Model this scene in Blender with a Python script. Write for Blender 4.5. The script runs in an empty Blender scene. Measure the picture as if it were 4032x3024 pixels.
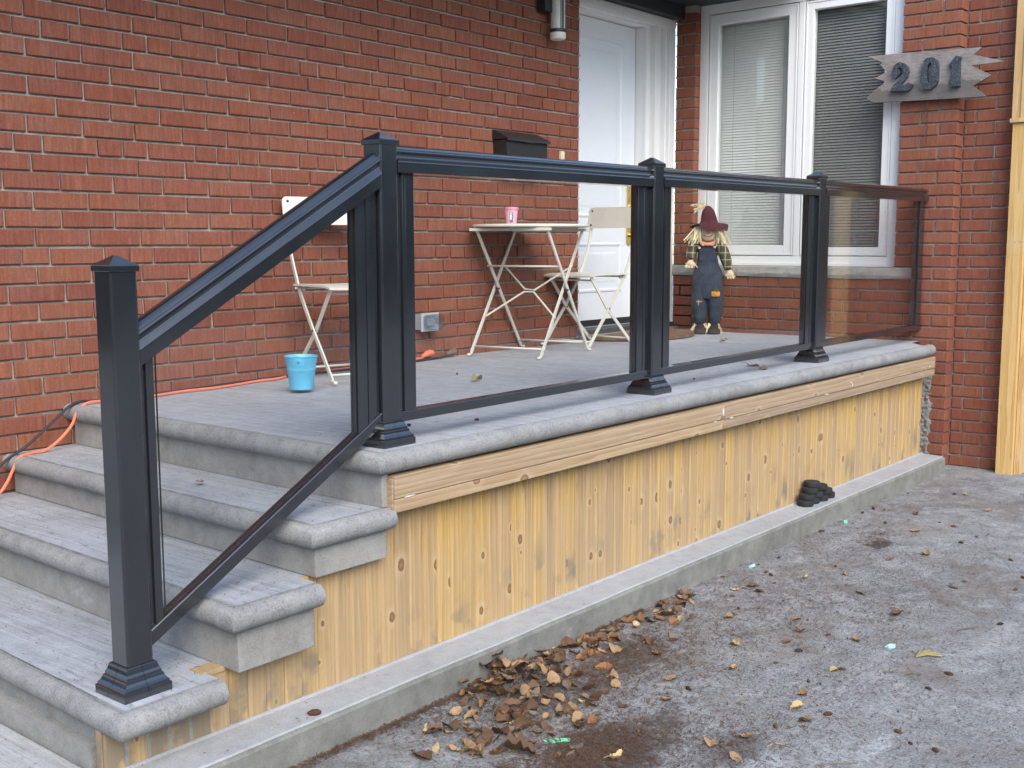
import bpy, bmesh, math, random
from mathutils import Vector, Matrix
random.seed(7)
R = math.radians
scene = bpy.context.scene
COL = scene.collection

# ------------------------------------------------------------------ camera
CAM = (-2.1922, -4.1052, 0.5879); YAW, PIT, ROL, FPX = 39.647, -7.0986, -0.1292, 4452.65
def cam_axes():
    y, t, r = R(YAW), R(PIT), R(ROL)
    f = Vector((math.cos(t)*math.cos(y), math.cos(t)*math.sin(y), math.sin(t)))
    rt = Vector((math.sin(y), -math.cos(y), 0)); up = rt.cross(f)
    c, s = math.cos(r), math.sin(r)
    return c*rt+s*up, c*up-s*rt, f
CR, CU, CF = cam_axes()
cd = bpy.data.cameras.new('camera'); cam = bpy.data.objects.new('camera', cd); COL.objects.link(cam)
cd.sensor_fit = 'HORIZONTAL'; cd.sensor_width = 36; cd.lens = FPX/4032*36
cd.clip_start = 0.05; cd.clip_end = 400
m = Matrix.Identity(4)
for i in range(3):
    m[i][0] = CR[i]; m[i][1] = CU[i]; m[i][2] = -CF[i]; m[i][3] = CAM[i]
cam.matrix_world = m
scene.camera = cam
def proj(p):
    d = Vector(p)-Vector(CAM); k = d.dot(CF)
    return 2016+FPX*d.dot(CR)/k, 1512-FPX*d.dot(CU)/k, k

# ------------------------------------------------------------------ sky, sun, exposure
SUN_AZ = Vector((-0.56, -0.83, 0)).normalized(); SUN_EL = 40
w = bpy.data.worlds.new('World'); scene.world = w; w.use_nodes = True
nt = w.node_tree; bg = nt.nodes['Background']
sky = nt.nodes.new('ShaderNodeTexSky'); sky.sky_type = 'NISHITA'; sky.sun_disc = False
sky.sun_elevation = R(SUN_EL); sky.sun_rotation = math.atan2(SUN_AZ.x, SUN_AZ.y)
sky.air_density = 1.0; sky.dust_density = 1.0; sky.ozone_density = 1.0
nt.links.new(sky.outputs[0], bg.inputs[0]); bg.inputs[1].default_value = 0.15
sd = bpy.data.lights.new('sun', 'SUN'); sun = bpy.data.objects.new('sun', sd); COL.objects.link(sun)
sd.energy = 1.4; sd.angle = R(44); sd.color = (1.0, 0.965, 0.91)
sdir = Vector((SUN_AZ.x*math.cos(R(SUN_EL)), SUN_AZ.y*math.cos(R(SUN_EL)), math.sin(R(SUN_EL))))
sun.rotation_euler = sdir.to_track_quat('Z', 'Y').to_euler(); sun.location = sdir*30
vs = scene.view_settings; scene.display_settings.display_device = 'sRGB'
vs.view_transform = 'Standard'; vs.look = 'None'; vs.gamma = 1; vs.use_curve_mapping = False
vs.exposure = 1.38
scene.cycles.max_bounces = 10; scene.cycles.transparent_max_bounces = 24
scene.cycles.use_denoising = True; scene.cycles.blur_glossy = 0.0

# ------------------------------------------------------------------ node helpers
class NM:
    def __init__(s, name):
        s.m = bpy.data.materials.new(name); s.m.use_nodes = True
        s.t = s.m.node_tree; s.b = s.t.nodes['Principled BSDF']
    def n(s, typ, **kw):
        x = s.t.nodes.new('ShaderNode'+typ)
        for k, v in kw.items(): setattr(x, k, v)
        return x
    def L(s, a, b): s.t.links.new(a, b)
    def set(s, **kw):
        for k, v in kw.items(): s.b.inputs[k.replace('_', ' ')].default_value = v
        return s
    def val(s, sock, v):
        if hasattr(v, 'is_output'): s.L(v, sock)
        else: sock.default_value = v
    def coord(s, kind='Object', scale=(1, 1, 1), rand=0.0):
        if kind == 'World': o = s.n('NewGeometry').outputs['Position']
        else: o = s.n('TexCoord').outputs[kind]
        if rand:
            oi = s.n('ObjectInfo'); vm = s.n('VectorMath', operation='SCALE'); cx = s.n('CombineXYZ')
            s.L(oi.outputs['Random'], cx.inputs[0]); s.L(oi.outputs['Random'], cx.inputs[1]); s.L(oi.outputs['Random'], cx.inputs[2])
            s.L(cx.outputs[0], vm.inputs[0]); vm.inputs['Scale'].default_value = rand
            a = s.n('VectorMath', operation='ADD'); s.L(o, a.inputs[0]); s.L(vm.outputs[0], a.inputs[1]); o = a.outputs[0]
        mp = s.n('Mapping'); mp.inputs['Scale'].default_value = scale; s.L(o, mp.inputs[0])
        return mp.outputs[0]
    def noise(s, co, scale, detail=4, rough=.55, dist=0):
        x = s.n('TexNoise'); x.inputs['Scale'].default_value = scale; x.inputs['Detail'].default_value = detail
        x.inputs['Roughness'].default_value = rough; x.inputs['Distortion'].default_value = dist
        s.L(co, x.inputs['Vector']); return x.outputs['Fac']
    def voro(s, co, scale, feature='F1', rnd=1):
        x = s.n('TexVoronoi', feature=feature); x.inputs['Scale'].default_value = scale; x.inputs['Randomness'].default_value = rnd
        s.L(co, x.inputs['Vector']); return x
    def ramp(s, fac, stops):
        x = s.n('ValToRGB'); e = x.color_ramp.elements
        while len(e) < len(stops): e.new(.5)
        for q, (p, c) in zip(e, stops):
            q.position = p; q.color = (c, c, c, 1) if isinstance(c, (int, float)) else (*c, 1)
        s.L(fac, x.inputs[0]); return x.outputs[0]
    def mix(s, fac, a, b, mode='MIX'):
        x = s.n('MixRGB', blend_type=mode)
        s.val(x.inputs[0], fac)
        for i, v in ((1, a), (2, b)):
            if hasattr(v, 'is_output'): s.L(v, x.inputs[i])
            else: x.inputs[i].default_value = (*v, 1) if len(v) == 3 else v
        return x.outputs[0]
    def math(s, op, a, b=0.0, clamp=False):
        x = s.n('Math', operation=op, use_clamp=clamp); s.val(x.inputs[0], a); s.val(x.inputs[1], b); return x.outputs[0]
    def rnd(s): return s.n('ObjectInfo').outputs['Random']
    def sep(s, co):
        x = s.n('SeparateXYZ'); s.L(co, x.inputs[0]); return x.outputs
    def hsv(s, col, h=.5, sa=1., v=1.):
        x = s.n('HueSaturation')
        s.val(x.inputs['Hue'], h); s.val(x.inputs['Saturation'], sa); s.val(x.inputs['Value'], v); s.L(col, x.inputs['Color']); return x.outputs[0]
    def col(s, c): s.L(c, s.b.inputs['Base Color']); return s
    def rough(s, c): s.val(s.b.inputs['Roughness'], c); return s
    def bump(s, h, strength=.3, dist=.002):
        x = s.n('Bump'); x.inputs['Strength'].default_value = strength; x.inputs['Distance'].default_value = dist
        s.L(h, x.inputs['Height']); s.L(x.outputs[0], s.b.inputs['Normal']); return s

M = {}
def simple(name, col, rough=.5, metal=0., var=.06, bump=0., bscale=60., spec=.5):
    q = NM(name); co = q.coord('Object', rand=7)
    nz = q.noise(co, 14, 5); f = q.ramp(nz, [(.3, 1-var*2.2), (.7, 1+var)])
    q.col(q.mix(1, (*col, 1), f, 'MULTIPLY')); q.set(Roughness=rough, Metallic=metal)
    q.b.inputs['Specular IOR Level'].default_value = spec
    n2 = q.noise(co, bscale, 3); q.rough(q.ramp(n2, [(.3, max(0, rough-.06)), (.7, min(1, rough+.08))]))
    if bump: q.bump(n2, bump, .002)
    M[name] = q.m; return q

# brick -------------------------------------------------------------
def brick_mat(name, tone):
    q = NM(name); co = q.coord('Object', rand=31.0)
    st = q.noise(q.coord('Object', (95, 95, 9), rand=31), 1, 3, .6)          # wire-cut streaks
    fine = q.noise(co, 160, 4, .7); big = q.noise(co, 9, 3)
    base = q.ramp(q.math('ADD', q.math('MULTIPLY', st, .55), q.math('MULTIPLY', fine, .45)), [(.30, (.150*tone, .046*tone, .027*tone)), (.52, (.226*tone, .073*tone, .044*tone)), (.72, (.305*tone, .114*tone, .072*tone))])
    r = q.rnd(); base = q.hsv(base, q.math('ADD', q.math('MULTIPLY', r, .008), .499), q.math('ADD', q.math('MULTIPLY', big, .25), .84), q.ramp(r, [(0, .87), (.12, .95), (.85, 1.03), (1, 1.09)]))
    sc = q.noise(q.coord('Object', (60, 60, 24), rand=53), 1, 4, .65)
    chips = q.math('MULTIPLY', q.ramp(sc, [(.71, 0), (.76, 1)]), q.ramp(big, [(.52, 0), (.62, 1)]))
    base = q.mix(q.math('MULTIPLY', chips, .55), base, (.62, .43, .34))
    q.col(base).set(Roughness=.9); q.b.inputs['Specular IOR Level'].default_value = .2
    q.bump(q.math('ADD', st, q.math('MULTIPLY', fine, .6)), .55, .003); M[name] = q.m
brick_mat('brick', 1.0)
q = NM('mortar'); co = q.coord('World')
a = q.noise(co, 22, 5, .6); b = q.noise(co, 180, 4, .7)
c = q.ramp(a, [(.3, (.28, .26, .215)), (.55, (.41, .38, .32)), (.75, (.51, .475, .41))])
c = q.mix(.5, c, q.ramp(b, [(.3, .6), (.7, 1.0)]), 'MULTIPLY'); q.col(c).set(Roughness=.95); q.bump(q.math('ADD', a, b), .6, .006); M['mortar'] = q.m

# concrete -----------------------------------------------------------
def concrete(name, c0, c1, broom=0., pits=.5, stain=.3, spec=.25, speck=.35):
    q = NM(name); co = q.coord('World'); 
    big = q.noise(co, 2.3, 5, .6, .4); mid = q.noise(co, 17, 5, .65); fine = q.noise(co, 210, 4, .7)
    c = q.ramp(q.math('ADD', q.math('MULTIPLY', big, .5), q.math('MULTIPLY', mid, .5)), [(.33, c0), (.68, c1)])
    c = q.mix(.35, c, q.ramp(fine, [(.3, .72), (.7, 1.12)]), 'MULTIPLY')
    v = q.voro(co, 75); pit = q.ramp(v.outputs['Distance'], [(.06, 1), (.16, 0)])
    pit = q.math('MULTIPLY', pit, q.ramp(q.noise(co, 11, 3), [(.42, 0), (.6, 1)]))
    c = q.mix(q.math('MULTIPLY', pit, pits), c, (.16, .15, .135))
    bl = q.noise(q.coord('World', (1, 1, 1.6)), 6.5, 4, .55, 1.2)
    c = q.mix(q.math('MULTIPLY', q.ramp(bl, [(.67, 0), (.74, 1)]), .5*stain), c, (.60, .59, .56))
    c = q.mix(q.math('MULTIPLY', q.ramp(bl, [(.27, 1), (.36, 0)]), stain), c, (.17, .16, .135))
    sp = q.noise(co, 210, 3, .65); sp2 = q.noise(co, 26, 5, .7); sp = q.math('ADD', q.math('MULTIPLY', sp, .6), q.math('MULTIPLY', sp2, .4)); c = q.mix(speck, c, q.ramp(sp, [(.36, .6), (.5, 1.0), (.66, 1.12)]), 'MULTIPLY')
    h = q.math('ADD', q.math('ADD', q.math('MULTIPLY', fine, .5), mid), q.math('MULTIPLY', sp, speck*1.2))
    if broom:
        s1 = q.noise(q.coord('World', (105, 3.2, 1)), 1, 3, .6); s2 = q.noise(q.coord('World', (46, 2.0, 1)), 1, 4, .6)
        sl = q.math('ADD', q.math('MULTIPLY', s1, .5), q.math('MULTIPLY', s2, .5))
        c = q.mix(broom, c, q.ramp(sl, [(.36, .62), (.52, 1.0), (.68, 1.16)]), 'MULTIPLY')
        dk = q.noise(q.coord('World', (60, 9, 1)), 1, 5, .7); c = q.mix(q.math('MULTIPLY', q.ramp(dk, [(.60, 0), (.70, 1)]), .5), c, (.10, .09, .08))
        h = q.math('ADD', h, q.math('MULTIPLY', sl, 2.6))
    q.col(c).set(Roughness=.88); q.b.inputs['Specular IOR Level'].default_value = spec
    q.bump(h, .5, .0035); M[name] = q.m
concrete('concrete_deck', (.305, .312, .32), (.425, .433, .442), broom=.55, pits=.3, stain=.12)
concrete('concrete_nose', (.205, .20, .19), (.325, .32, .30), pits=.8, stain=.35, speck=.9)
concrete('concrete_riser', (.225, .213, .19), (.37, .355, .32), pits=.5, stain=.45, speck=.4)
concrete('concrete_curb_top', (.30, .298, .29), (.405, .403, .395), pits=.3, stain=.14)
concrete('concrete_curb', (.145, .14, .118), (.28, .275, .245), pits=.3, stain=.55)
concrete('concrete_walk', (.34, .335, .32), (.47, .465, .45), broom=.4, pits=.3, stain=.2)
concrete('stone_sill', (.26, .25, .22), (.42, .41, .37), pits=.2, stain=.3)
concrete('parging', (.13, .125, .115), (.30, .29, .27), pits=.8, stain=.7)

# asphalt drive ---------------------------------------------------------
q = NM('asphalt'); co = q.coord('World')
big = q.noise(co, 1.1, 5, .6, .5); mid = q.noise(co, 6.5, 6, .65, .6); fine = q.noise(co, 120, 5, .75); gr = q.noise(co, 320, 2, .7)
c = q.ramp(fine, [(.30, (.085, .082, .077)), (.45, (.185, .18, .171)), (.59, (.30, .293, .28)), (.76, (.52, .51, .49))])
mot = q.noise(co, 14, 8, .78, .8); gp = q.noise(co, 55, 6, .8)
pale = q.math('MULTIPLY', q.ramp(q.math('ADD', q.math('MULTIPLY', mid, .45), q.math('MULTIPLY', mot, .55)), [(.44, 0), (.58, 1)]), q.ramp(gp, [(.40, .05), (.60, 1)]))
c = q.mix(q.math('MULTIPLY', pale, .72), c, (.48, .475, .455))
dark = q.math('MULTIPLY', q.ramp(q.math('ADD', q.math('MULTIPLY', big, .5), q.math('MULTIPLY', mot, .5)), [(.38, 1), (.50, 0)]), q.ramp(gp, [(.35, 1), (.62, .3)]))
c = q.mix(q.math('MULTIPLY', dark, .72), c, (.085, .082, .08))
c = q.mix(q.math('MULTIPLY', q.ramp(gr, [(.60, 0), (.70, 1)]), .55), c, (.07, .065, .06))
brn = q.math('MULTIPLY', q.ramp(q.math('ADD', q.math('MULTIPLY', q.noise(co, 3.1, 5, .65, .5), .6), q.math('MULTIPLY', gp, .4)), [(.50, 0), (.60, 1)]), .6)
c = q.mix(brn, c, (.16, .12, .085))
def spot(q, x, y, rx, ry):
    vm = q.n('VectorMath', operation='SUBTRACT'); q.L(q.n('NewGeometry').outputs['Position'], vm.inputs[0]); vm.inputs[1].default_value = (x, y, -.75)
    mu = q.n('VectorMath', operation='MULTIPLY'); q.L(vm.outputs[0], mu.inputs[0]); mu.inputs[1].default_value = (1/rx, 1/ry, 0)
    ln = q.n('VectorMath', operation='LENGTH'); q.L(mu.outputs[0], ln.inputs[0])
    d = q.math('ADD', q.math('ADD', ln.outputs['Value'], q.math('MULTIPLY', q.math('SUBTRACT', mid, .5), 1.5)), q.math('MULTIPLY', q.math('SUBTRACT', gp, .5), 1.6))
    return q.ramp(d, [(.6, 1), (1.15, 0)])
for (x, y, rx, ry, al) in ((.16, -2.47, .33, .16, .72), (.42, -2.16, .22, .1, .45), (.78, -2.13, .25, .12, .5), (2.65, -2.23, .09, .055, .85), (.36, -2.72, .16, .08, .4)):
    c = q.mix(q.math('MULTIPLY', spot(q, x, y, rx, ry), al), c, (.045, .037, .03))
for (x, y, rx, ry, al) in ((.34, -2.84, .12, .05, .85), (.62, -3.02, .16, .035, .9), (.9, -2.93, .12, .04, .5), (1.7, -3.0, .4, .06, .35), (2.6, -2.08, .25, .06, .5)):
    c = q.mix(q.math('MULTIPLY', spot(q, x, y, rx, ry), q.math('MULTIPLY', q.ramp(q.noise(co, 85, 5, .8), [(.42, .1), (.6, 1)]), al*.6)), c, (.60, .605, .605))
q.col(c).set(Roughness=.82); q.b.inputs['Specular IOR Level'].default_value = .35
q.bump(q.math('ADD', q.math('MULTIPLY', fine, 1.0), q.math('MULTIPLY', gr, .6)), .9, .006); M['asphalt'] = q.m

# pine -------------------------------------------------------------------
def wood(name, cols, axis='z', knots=.9, vscale=1., grey=0., rand=40.):
    q = NM(name)
    sc = {'z': (1, 1, .045), 'x': (.045, 1, 1)}[axis]
    co = q.coord('Object', sc, rand=rand); cl = q.coord('Object', (1, 1, 1), rand=rand)
    sx_ = q.sep(cl); cb = q.n('CombineXYZ')
    q.L(q.math('MULTIPLY', sx_[0], 1.0 if axis == 'z' else .7), cb.inputs[0]); q.L(q.math('MULTIPLY', sx_[2], .7 if axis == 'z' else 1.0), cb.inputs[1])
    v = q.voro(cb.outputs[0], 9.5*vscale); v.voronoi_dimensions = '2D'; keep = q.math('LESS_THAN', q.sep(v.outputs['Color'])[0], .5)
    kd = q.math('ADD', q.math('MULTIPLY', v.outputs['Distance'], q.ramp(q.sep(v.outputs['Color'])[1], [(0, .5), (.6, 1.0), (1, 1.9)])), q.math('MULTIPLY', q.math('SUBTRACT', q.noise(cl, 60, 2), .5), .05))
    wv = q.n('TexWave', bands_direction='X', wave_profile='SAW') if axis == 'z' else q.n('TexWave', bands_direction='Z', wave_profile='SAW')
    wv.inputs['Scale'].default_value = 15; wv.inputs['Distortion'].default_value = 9; wv.inputs['Detail'].default_value = 2.5; wv.inputs['Detail Scale'].default_value = 1.6
    q.L(co, wv.inputs['Vector'])
    g = q.noise(co, 230, 4, .65); g2 = q.noise(co, 34, 4, .6, .6)
    f = q.math('ADD', q.math('ADD', q.math('MULTIPLY', wv.outputs['Fac'], .26), q.math('MULTIPLY', g, .42)), q.math('MULTIPLY', g2, .34))
    c = q.ramp(f, [(.30, cols[0]), (.5, cols[1]), (.72, cols[2])])
    r = q.rnd(); c = q.hsv(c, q.math('ADD', q.math('MULTIPLY', r, .008), .495), q.math('ADD', q.math('MULTIPLY', r, .22), .98), q.ramp(r, [(0, .78), (.3, .94), (.7, 1.03), (1, 1.15)]))
    if grey:
        zz_ = q.sep(q.n('NewGeometry').outputs['Position'])[2]
        wsh = q.ramp(q.math('ADD', q.math('ADD', zz_, .62), q.math('MULTIPLY', q.noise(q.coord('Object', (1, 1, .16), rand=rand), 55, 3), -.5)), [(0, 1), (.10, .15), (.3, 0)])
        c = q.mix(q.math('MULTIPLY', wsh, .4), c, (.41, .30, .18))
    if knots:
        halo = q.math('MULTIPLY', keep, q.ramp(kd, [(.06, 1), (.2, 0)])); c = q.mix(q.math('MULTIPLY', halo, .35), c, (.60, .46, .29))
        core = q.math('MULTIPLY', keep, q.ramp(kd, [(.045, 1), (.075, 0)])); c = q.mix(q.math('MULTIPLY', core, knots), c, (.20, .085, .03))
        inn = q.math('MULTIPLY', keep, q.ramp(kd, [(.018, 1), (.036, 0)])); c = q.mix(q.math('MULTIPLY', inn, .6), c, (.36, .19, .085))
        ring = q.math('MULTIPLY', keep, q.ramp(kd, [(.045, 0), (.055, 1), (.07, 1), (.08, 0)])); c = q.mix(q.math('MULTIPLY', ring, .55), c, (.07, .03, .012))
    if grey:
        z = q.sep(q.n('NewGeometry').outputs['Position'])[2]
        low = q.ramp(q.math('ADD', q.math('ADD', z, .66), q.math('MULTIPLY', q.noise(co, 16, 3), -.16)), [(0, 1), (.16, 0)])
        bl = q.ramp(q.math('ADD', q.noise(cl, 5, 4), q.math('MULTIPLY', r, .16)), [(.64, 0), (.74, 1)])
        wx = q.sep(q.n('NewGeometry').outputs['Position'])[0]
        bl = q.math('ADD', bl, q.math('MULTIPLY', q.ramp(q.math('ADD', wx, 1.0), [(.35, 1), (.95, 0)]), q.ramp(q.math('ADD', q.noise(cl, 7, 4), q.math('MULTIPLY', r, .2)), [(.58, 0), (.66, 1)])), True)
        c = q.mix(q.math('MULTIPLY', q.math('MULTIPLY', low, bl), grey), c, (.19, .16, .12))
    q.col(c).set(Roughness=.55); q.b.inputs['Specular IOR Level'].default_value = .35
    q.bump(q.math('ADD', g, g2), .12, .002); M[name] = q.m
wood('pine', ((.32, .195, .078), (.425, .285, .130), (.535, .382, .20)), 'z', .9, grey=.8)
wood('pine_fascia', ((.27, .185, .11), (.37, .268, .17), (.46, .355, .245)), 'x', .7, .8)
wood('pine_trim', ((.45, .28, .115), (.58, .39, .185), (.66, .475, .25)), 'z', .8, .6)
# weathered sign board
q = NM('grey_board'); co = q.coord('Object', (1, .16, 1)); g = q.noise(co, 130, 5, .7); g2 = q.noise(q.coord('Object'), 9, 5, .6)
c = q.ramp(q.math('ADD', q.math('MULTIPLY', g, .6), q.math('MULTIPLY', g2, .4)), [(.32, (.115, .098, .088)), (.5, (.235, .205, .185)), (.7, (.35, .315, .285))])
z = q.sep(q.coord('Object'))[2]
wet = q.math('MULTIPLY', q.ramp(q.math('ADD', z, q.math('MULTIPLY', g2, .12)), [(-.10, 1), (-.05, 0)]) , .7)
c = q.mix(wet, c, (.085, .08, .07))
rst = q.ramp(q.noise(q.coord('Object', (1, 26, 3)), 1, 3), [(.56, 0), (.7, 1)])
c = q.mix(q.math('MULTIPLY', rst, .22), c, (.28, .14, .06))
q.col(c).set(Roughness=.85); q.bump(g, .5, .003); M['grey_board'] = q.m
q = NM('old_iron'); co = q.coord('Object'); g = q.noise(co, 90, 4, .6, 2.0); g2 = q.noise(co, 25, 3)
c = q.ramp(g, [(.40, (.020, .022, .027)), (.55, (.055, .065, .082)), (.66, (.16, .185, .22))]); c = q.mix(q.ramp(g2, [(.62, 0), (.72, .4)]), c, (.2, .1, .05))
q.col(c).set(Roughness=.6, Metallic=.25); q.bump(g, .6, .003); M['old_iron'] = q.m

# rail metal, glass, paints ------------------------------------------------
q = NM('rail_metal'); co = q.coord('Object', rand=3); n1 = q.noise(co, 420, 2); n2 = q.noise(co, 6, 4)
q.col(q.ramp(n2, [(.3, (.010, .0115, .0135)), (.7, (.014, .016, .0185))])).rough(q.ramp(n2, [(.3, .20), (.7, .27)]))
q.b.inputs['IOR'].default_value = 1.6; q.b.inputs['Specular IOR Level'].default_value = .7; q.b.inputs['Coat Weight'].default_value = .8; q.b.inputs['Coat Roughness'].default_value = .10
q.bump(n1, .06, .001); M['rail_metal'] = q.m
def glass(name, tint, boost=1.0):
    q = NM(name); t = q.t; out = t.nodes['Material Output']; t.nodes.remove(q.b)
    tr = q.n('BsdfTransparent'); tr.inputs[0].default_value = (*tint, 1); gl = q.n('BsdfGlossy'); gl.inputs['Roughness'].default_value = .0
    lw = q.n('LayerWeight'); lw.inputs[0].default_value = .5
    p5 = q.math('POWER', lw.outputs['Facing'], 5.0); f = q.math('ADD', q.math('MULTIPLY', p5, .96), .042*boost)
    mx = q.n('MixShader'); q.L(f, mx.inputs[0]); q.L(tr.outputs[0], mx.inputs[1]); q.L(gl.outputs[0], mx.inputs[2]); q.L(mx.outputs[0], out.inputs[0]); M[name] = q.m
glass('glass', (.97, .975, .97), .9); glass('window_glass', (.92, .925, .915), 1.2)
q = NM('glass_edge'); q.set(Base_Color=(.012, .02, .018, 1), Roughness=.15); M['glass_edge'] = q.m
simple('white_door', (.74, .76, .78), .38, var=.006)
simple('white_vinyl', (.76, .755, .73), .42, var=.008)
simple('white_steel', (.66, .63, .53), .42, var=.03, bump=.05)
simple('blind', (.27, .275, .265), .5, var=.02); simple('blind_lit', (.82, .83, .80), .45, var=.02)  # dim and bright slat copies; light difference between the sashes put into colour
simple('room_shade', (.10, .105, .10), .8)  # darkness of the unlit interior as a base colour
simple('black_box', (.020, .021, .022), .38, var=.1)
simple('black_rubber', (.018, .018, .019), .75, var=.2, bump=.3, bscale=120)
simple('dark_metal', (.03, .028, .027), .5)
simple('soffit', (.030, .033, .035), .6)
simple('soffit_white', (.55, .56, .55), .5)
simple('brass', (.70, .50, .18), .25, 1.0)
simple('threshold', (.06, .058, .055), .6, var=.25)
simple('lamp_glass', (.62, .61, .54), .35, var=.05)
simple('lamp_white', (.72, .71, .64), .35)
simple('pink', (.74, .36, .42), .4); simple('pink_dark', (.62, .24, .32), .4)
simple('print_blue', (.08, .14, .30), .5); simple('print_white', (.62, .62, .61), .6)
q = simple('bucket_blue', (.12, .47, .66), .42, var=.09)
simple('orange_cord', (.80, .19, .10), .45); simple('black_cord', (.02, .021, .024), .5)
simple('clear_grey', (.42, .44, .45), .3); simple('grey_pvc', (.33, .345, .35), .5)
glass('clear_plastic', (.80, .83, .86), 2.6)
simple('doorbell', (.72, .62, .42), .5)
simple('straw', (.80, .69, .42), .7, var=.2); simple('felt', (.075, .013, .020), .95, var=.25, bump=.5, bscale=200)
simple('skin_cloth', (.62, .47, .31), .85, var=.06); simple('orange_felt', (.80, .22, .06), .85); simple('peach', (.66, .28, .15), .85, var=.1)
simple('pumpkin', (.76, .32, .05), .85, var=.15); simple('pumpkin_leaf', (.08, .13, .03), .85); simple('tan_button', (.55, .42, .26), .5); simple('brown_shoe', (.030, .018, .013), .9, bump=.4)
q = NM('denim'); co = q.coord('Object'); wv = q.noise(q.coord('Object', (1, 1, .25)), 380, 2); n2 = q.noise(co, 16, 4)
q.col(q.mix(.5, q.ramp(n2, [(.3, (.024, .031, .050)), (.7, (.050, .060, .088))]), q.ramp(wv, [(.35, .6), (.65, 1.25)]), 'MULTIPLY')).set(Roughness=.95); q.bump(q.math('ADD', q.noise(co, 22, 3), wv), .55, .006); M['denim'] = q.m
def plaid(name, s):
    q = NM(name); x, y, z = q.sep(q.coord('Object'))[:3]
    def bands(a, f, wd, ph=0.0):
        fr = q.math('FRACT', q.math('ADD', q.math('MULTIPLY', a, f), ph)); return q.math('LESS_THAN', fr, wd)
    c = q.mix(q.math('MULTIPLY', bands(x, 24*s, .5), .6), (.105, .085, .05), (.035, .030, .022)); c = q.mix(q.math('MULTIPLY', bands(z, 22*s, .5), .6), c, (.045, .05, .028))
    c = q.mix(q.math('MULTIPLY', bands(x, 24*s, .1, .28), .65), c, (.52, .46, .30)); c = q.mix(q.math('MULTIPLY', bands(z, 22*s, .1, .28), .65), c, (.50, .45, .30))
    q.col(c).set(Roughness=.95); M[name] = q.m
plaid('plaid', 1.0)
q = NM('mat_fibre'); co = q.coord('Object'); n = q.noise(co, 150, 4, .8); n2 = q.noise(co, 12, 3)
q.col(q.mix(q.ramp(n2, [(.42, 0), (.6, 1)]), q.ramp(n, [(.3, (.12, .075, .03)), (.7, (.30, .19, .075))]), (.17, .065, .035))).set(Roughness=1); q.bump(n, 1, .01); M['mat_fibre'] = q.m
def leafmat(name, a, b):
    q = NM(name); co = q.coord('Object', rand=11); n = q.noise(co, 70, 5, .65); n2 = q.noise(co, 260, 2)
    c = q.ramp(n, [(.3, a), (.7, b)]); c = q.hsv(c, .5, 1.0, q.math('ADD', q.math('MULTIPLY', q.rnd(), .5), .75)); c = q.mix(q.ramp(n2, [(.66, 0), (.72, .6)]), c, (.05, .03, .02))
    q.col(c).set(Roughness=.7); q.b.inputs['Specular IOR Level'].default_value = .3; q.bump(n, .3, .002); M[name] = q.m
leafmat('leaf_tan', (.21, .125, .06), (.36, .235, .125)); leafmat('leaf_brown', (.075, .040, .021), (.16, .088, .047)); leafmat('leaf_orange', (.15, .066, .027), (.26, .125, .052))
leafmat('leaf_grey', (.11, .078, .052), (.21, .155, .11)); leafmat('leaf_yellow', (.36, .26, .115), (.47, .36, .19)); leafmat('leaf_red', (.14, .035, .03), (.22, .07, .05)); leafmat('leaf_green', (.20, .17, .06), (.32, .28, .12))
leafmat('cone', (.06, .028, .018), (.13, .062, .038)); leafmat('cone_black', (.018, .015, .013), (.04, .03, .025)); leafmat('needle', (.065, .034, .02), (.17, .088, .046)); leafmat('twig', (.11, .08, .05), (.2, .15, .09))
q = NM('added_trees'); co = q.coord('World'); n = q.noise(co, 2.2, 6, .75)
q.col(q.ramp(n, [(.3, (.018, .02, .012)), (.5, (.055, .055, .032)), (.7, (.12, .10, .06))])).set(Roughness=1); q.bump(n, 1, .5); M['added_trees'] = q.m
simple('green_tape', (.16, .62, .32), .6); simple('mint_scrap', (.42, .68, .62), .7)

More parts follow.
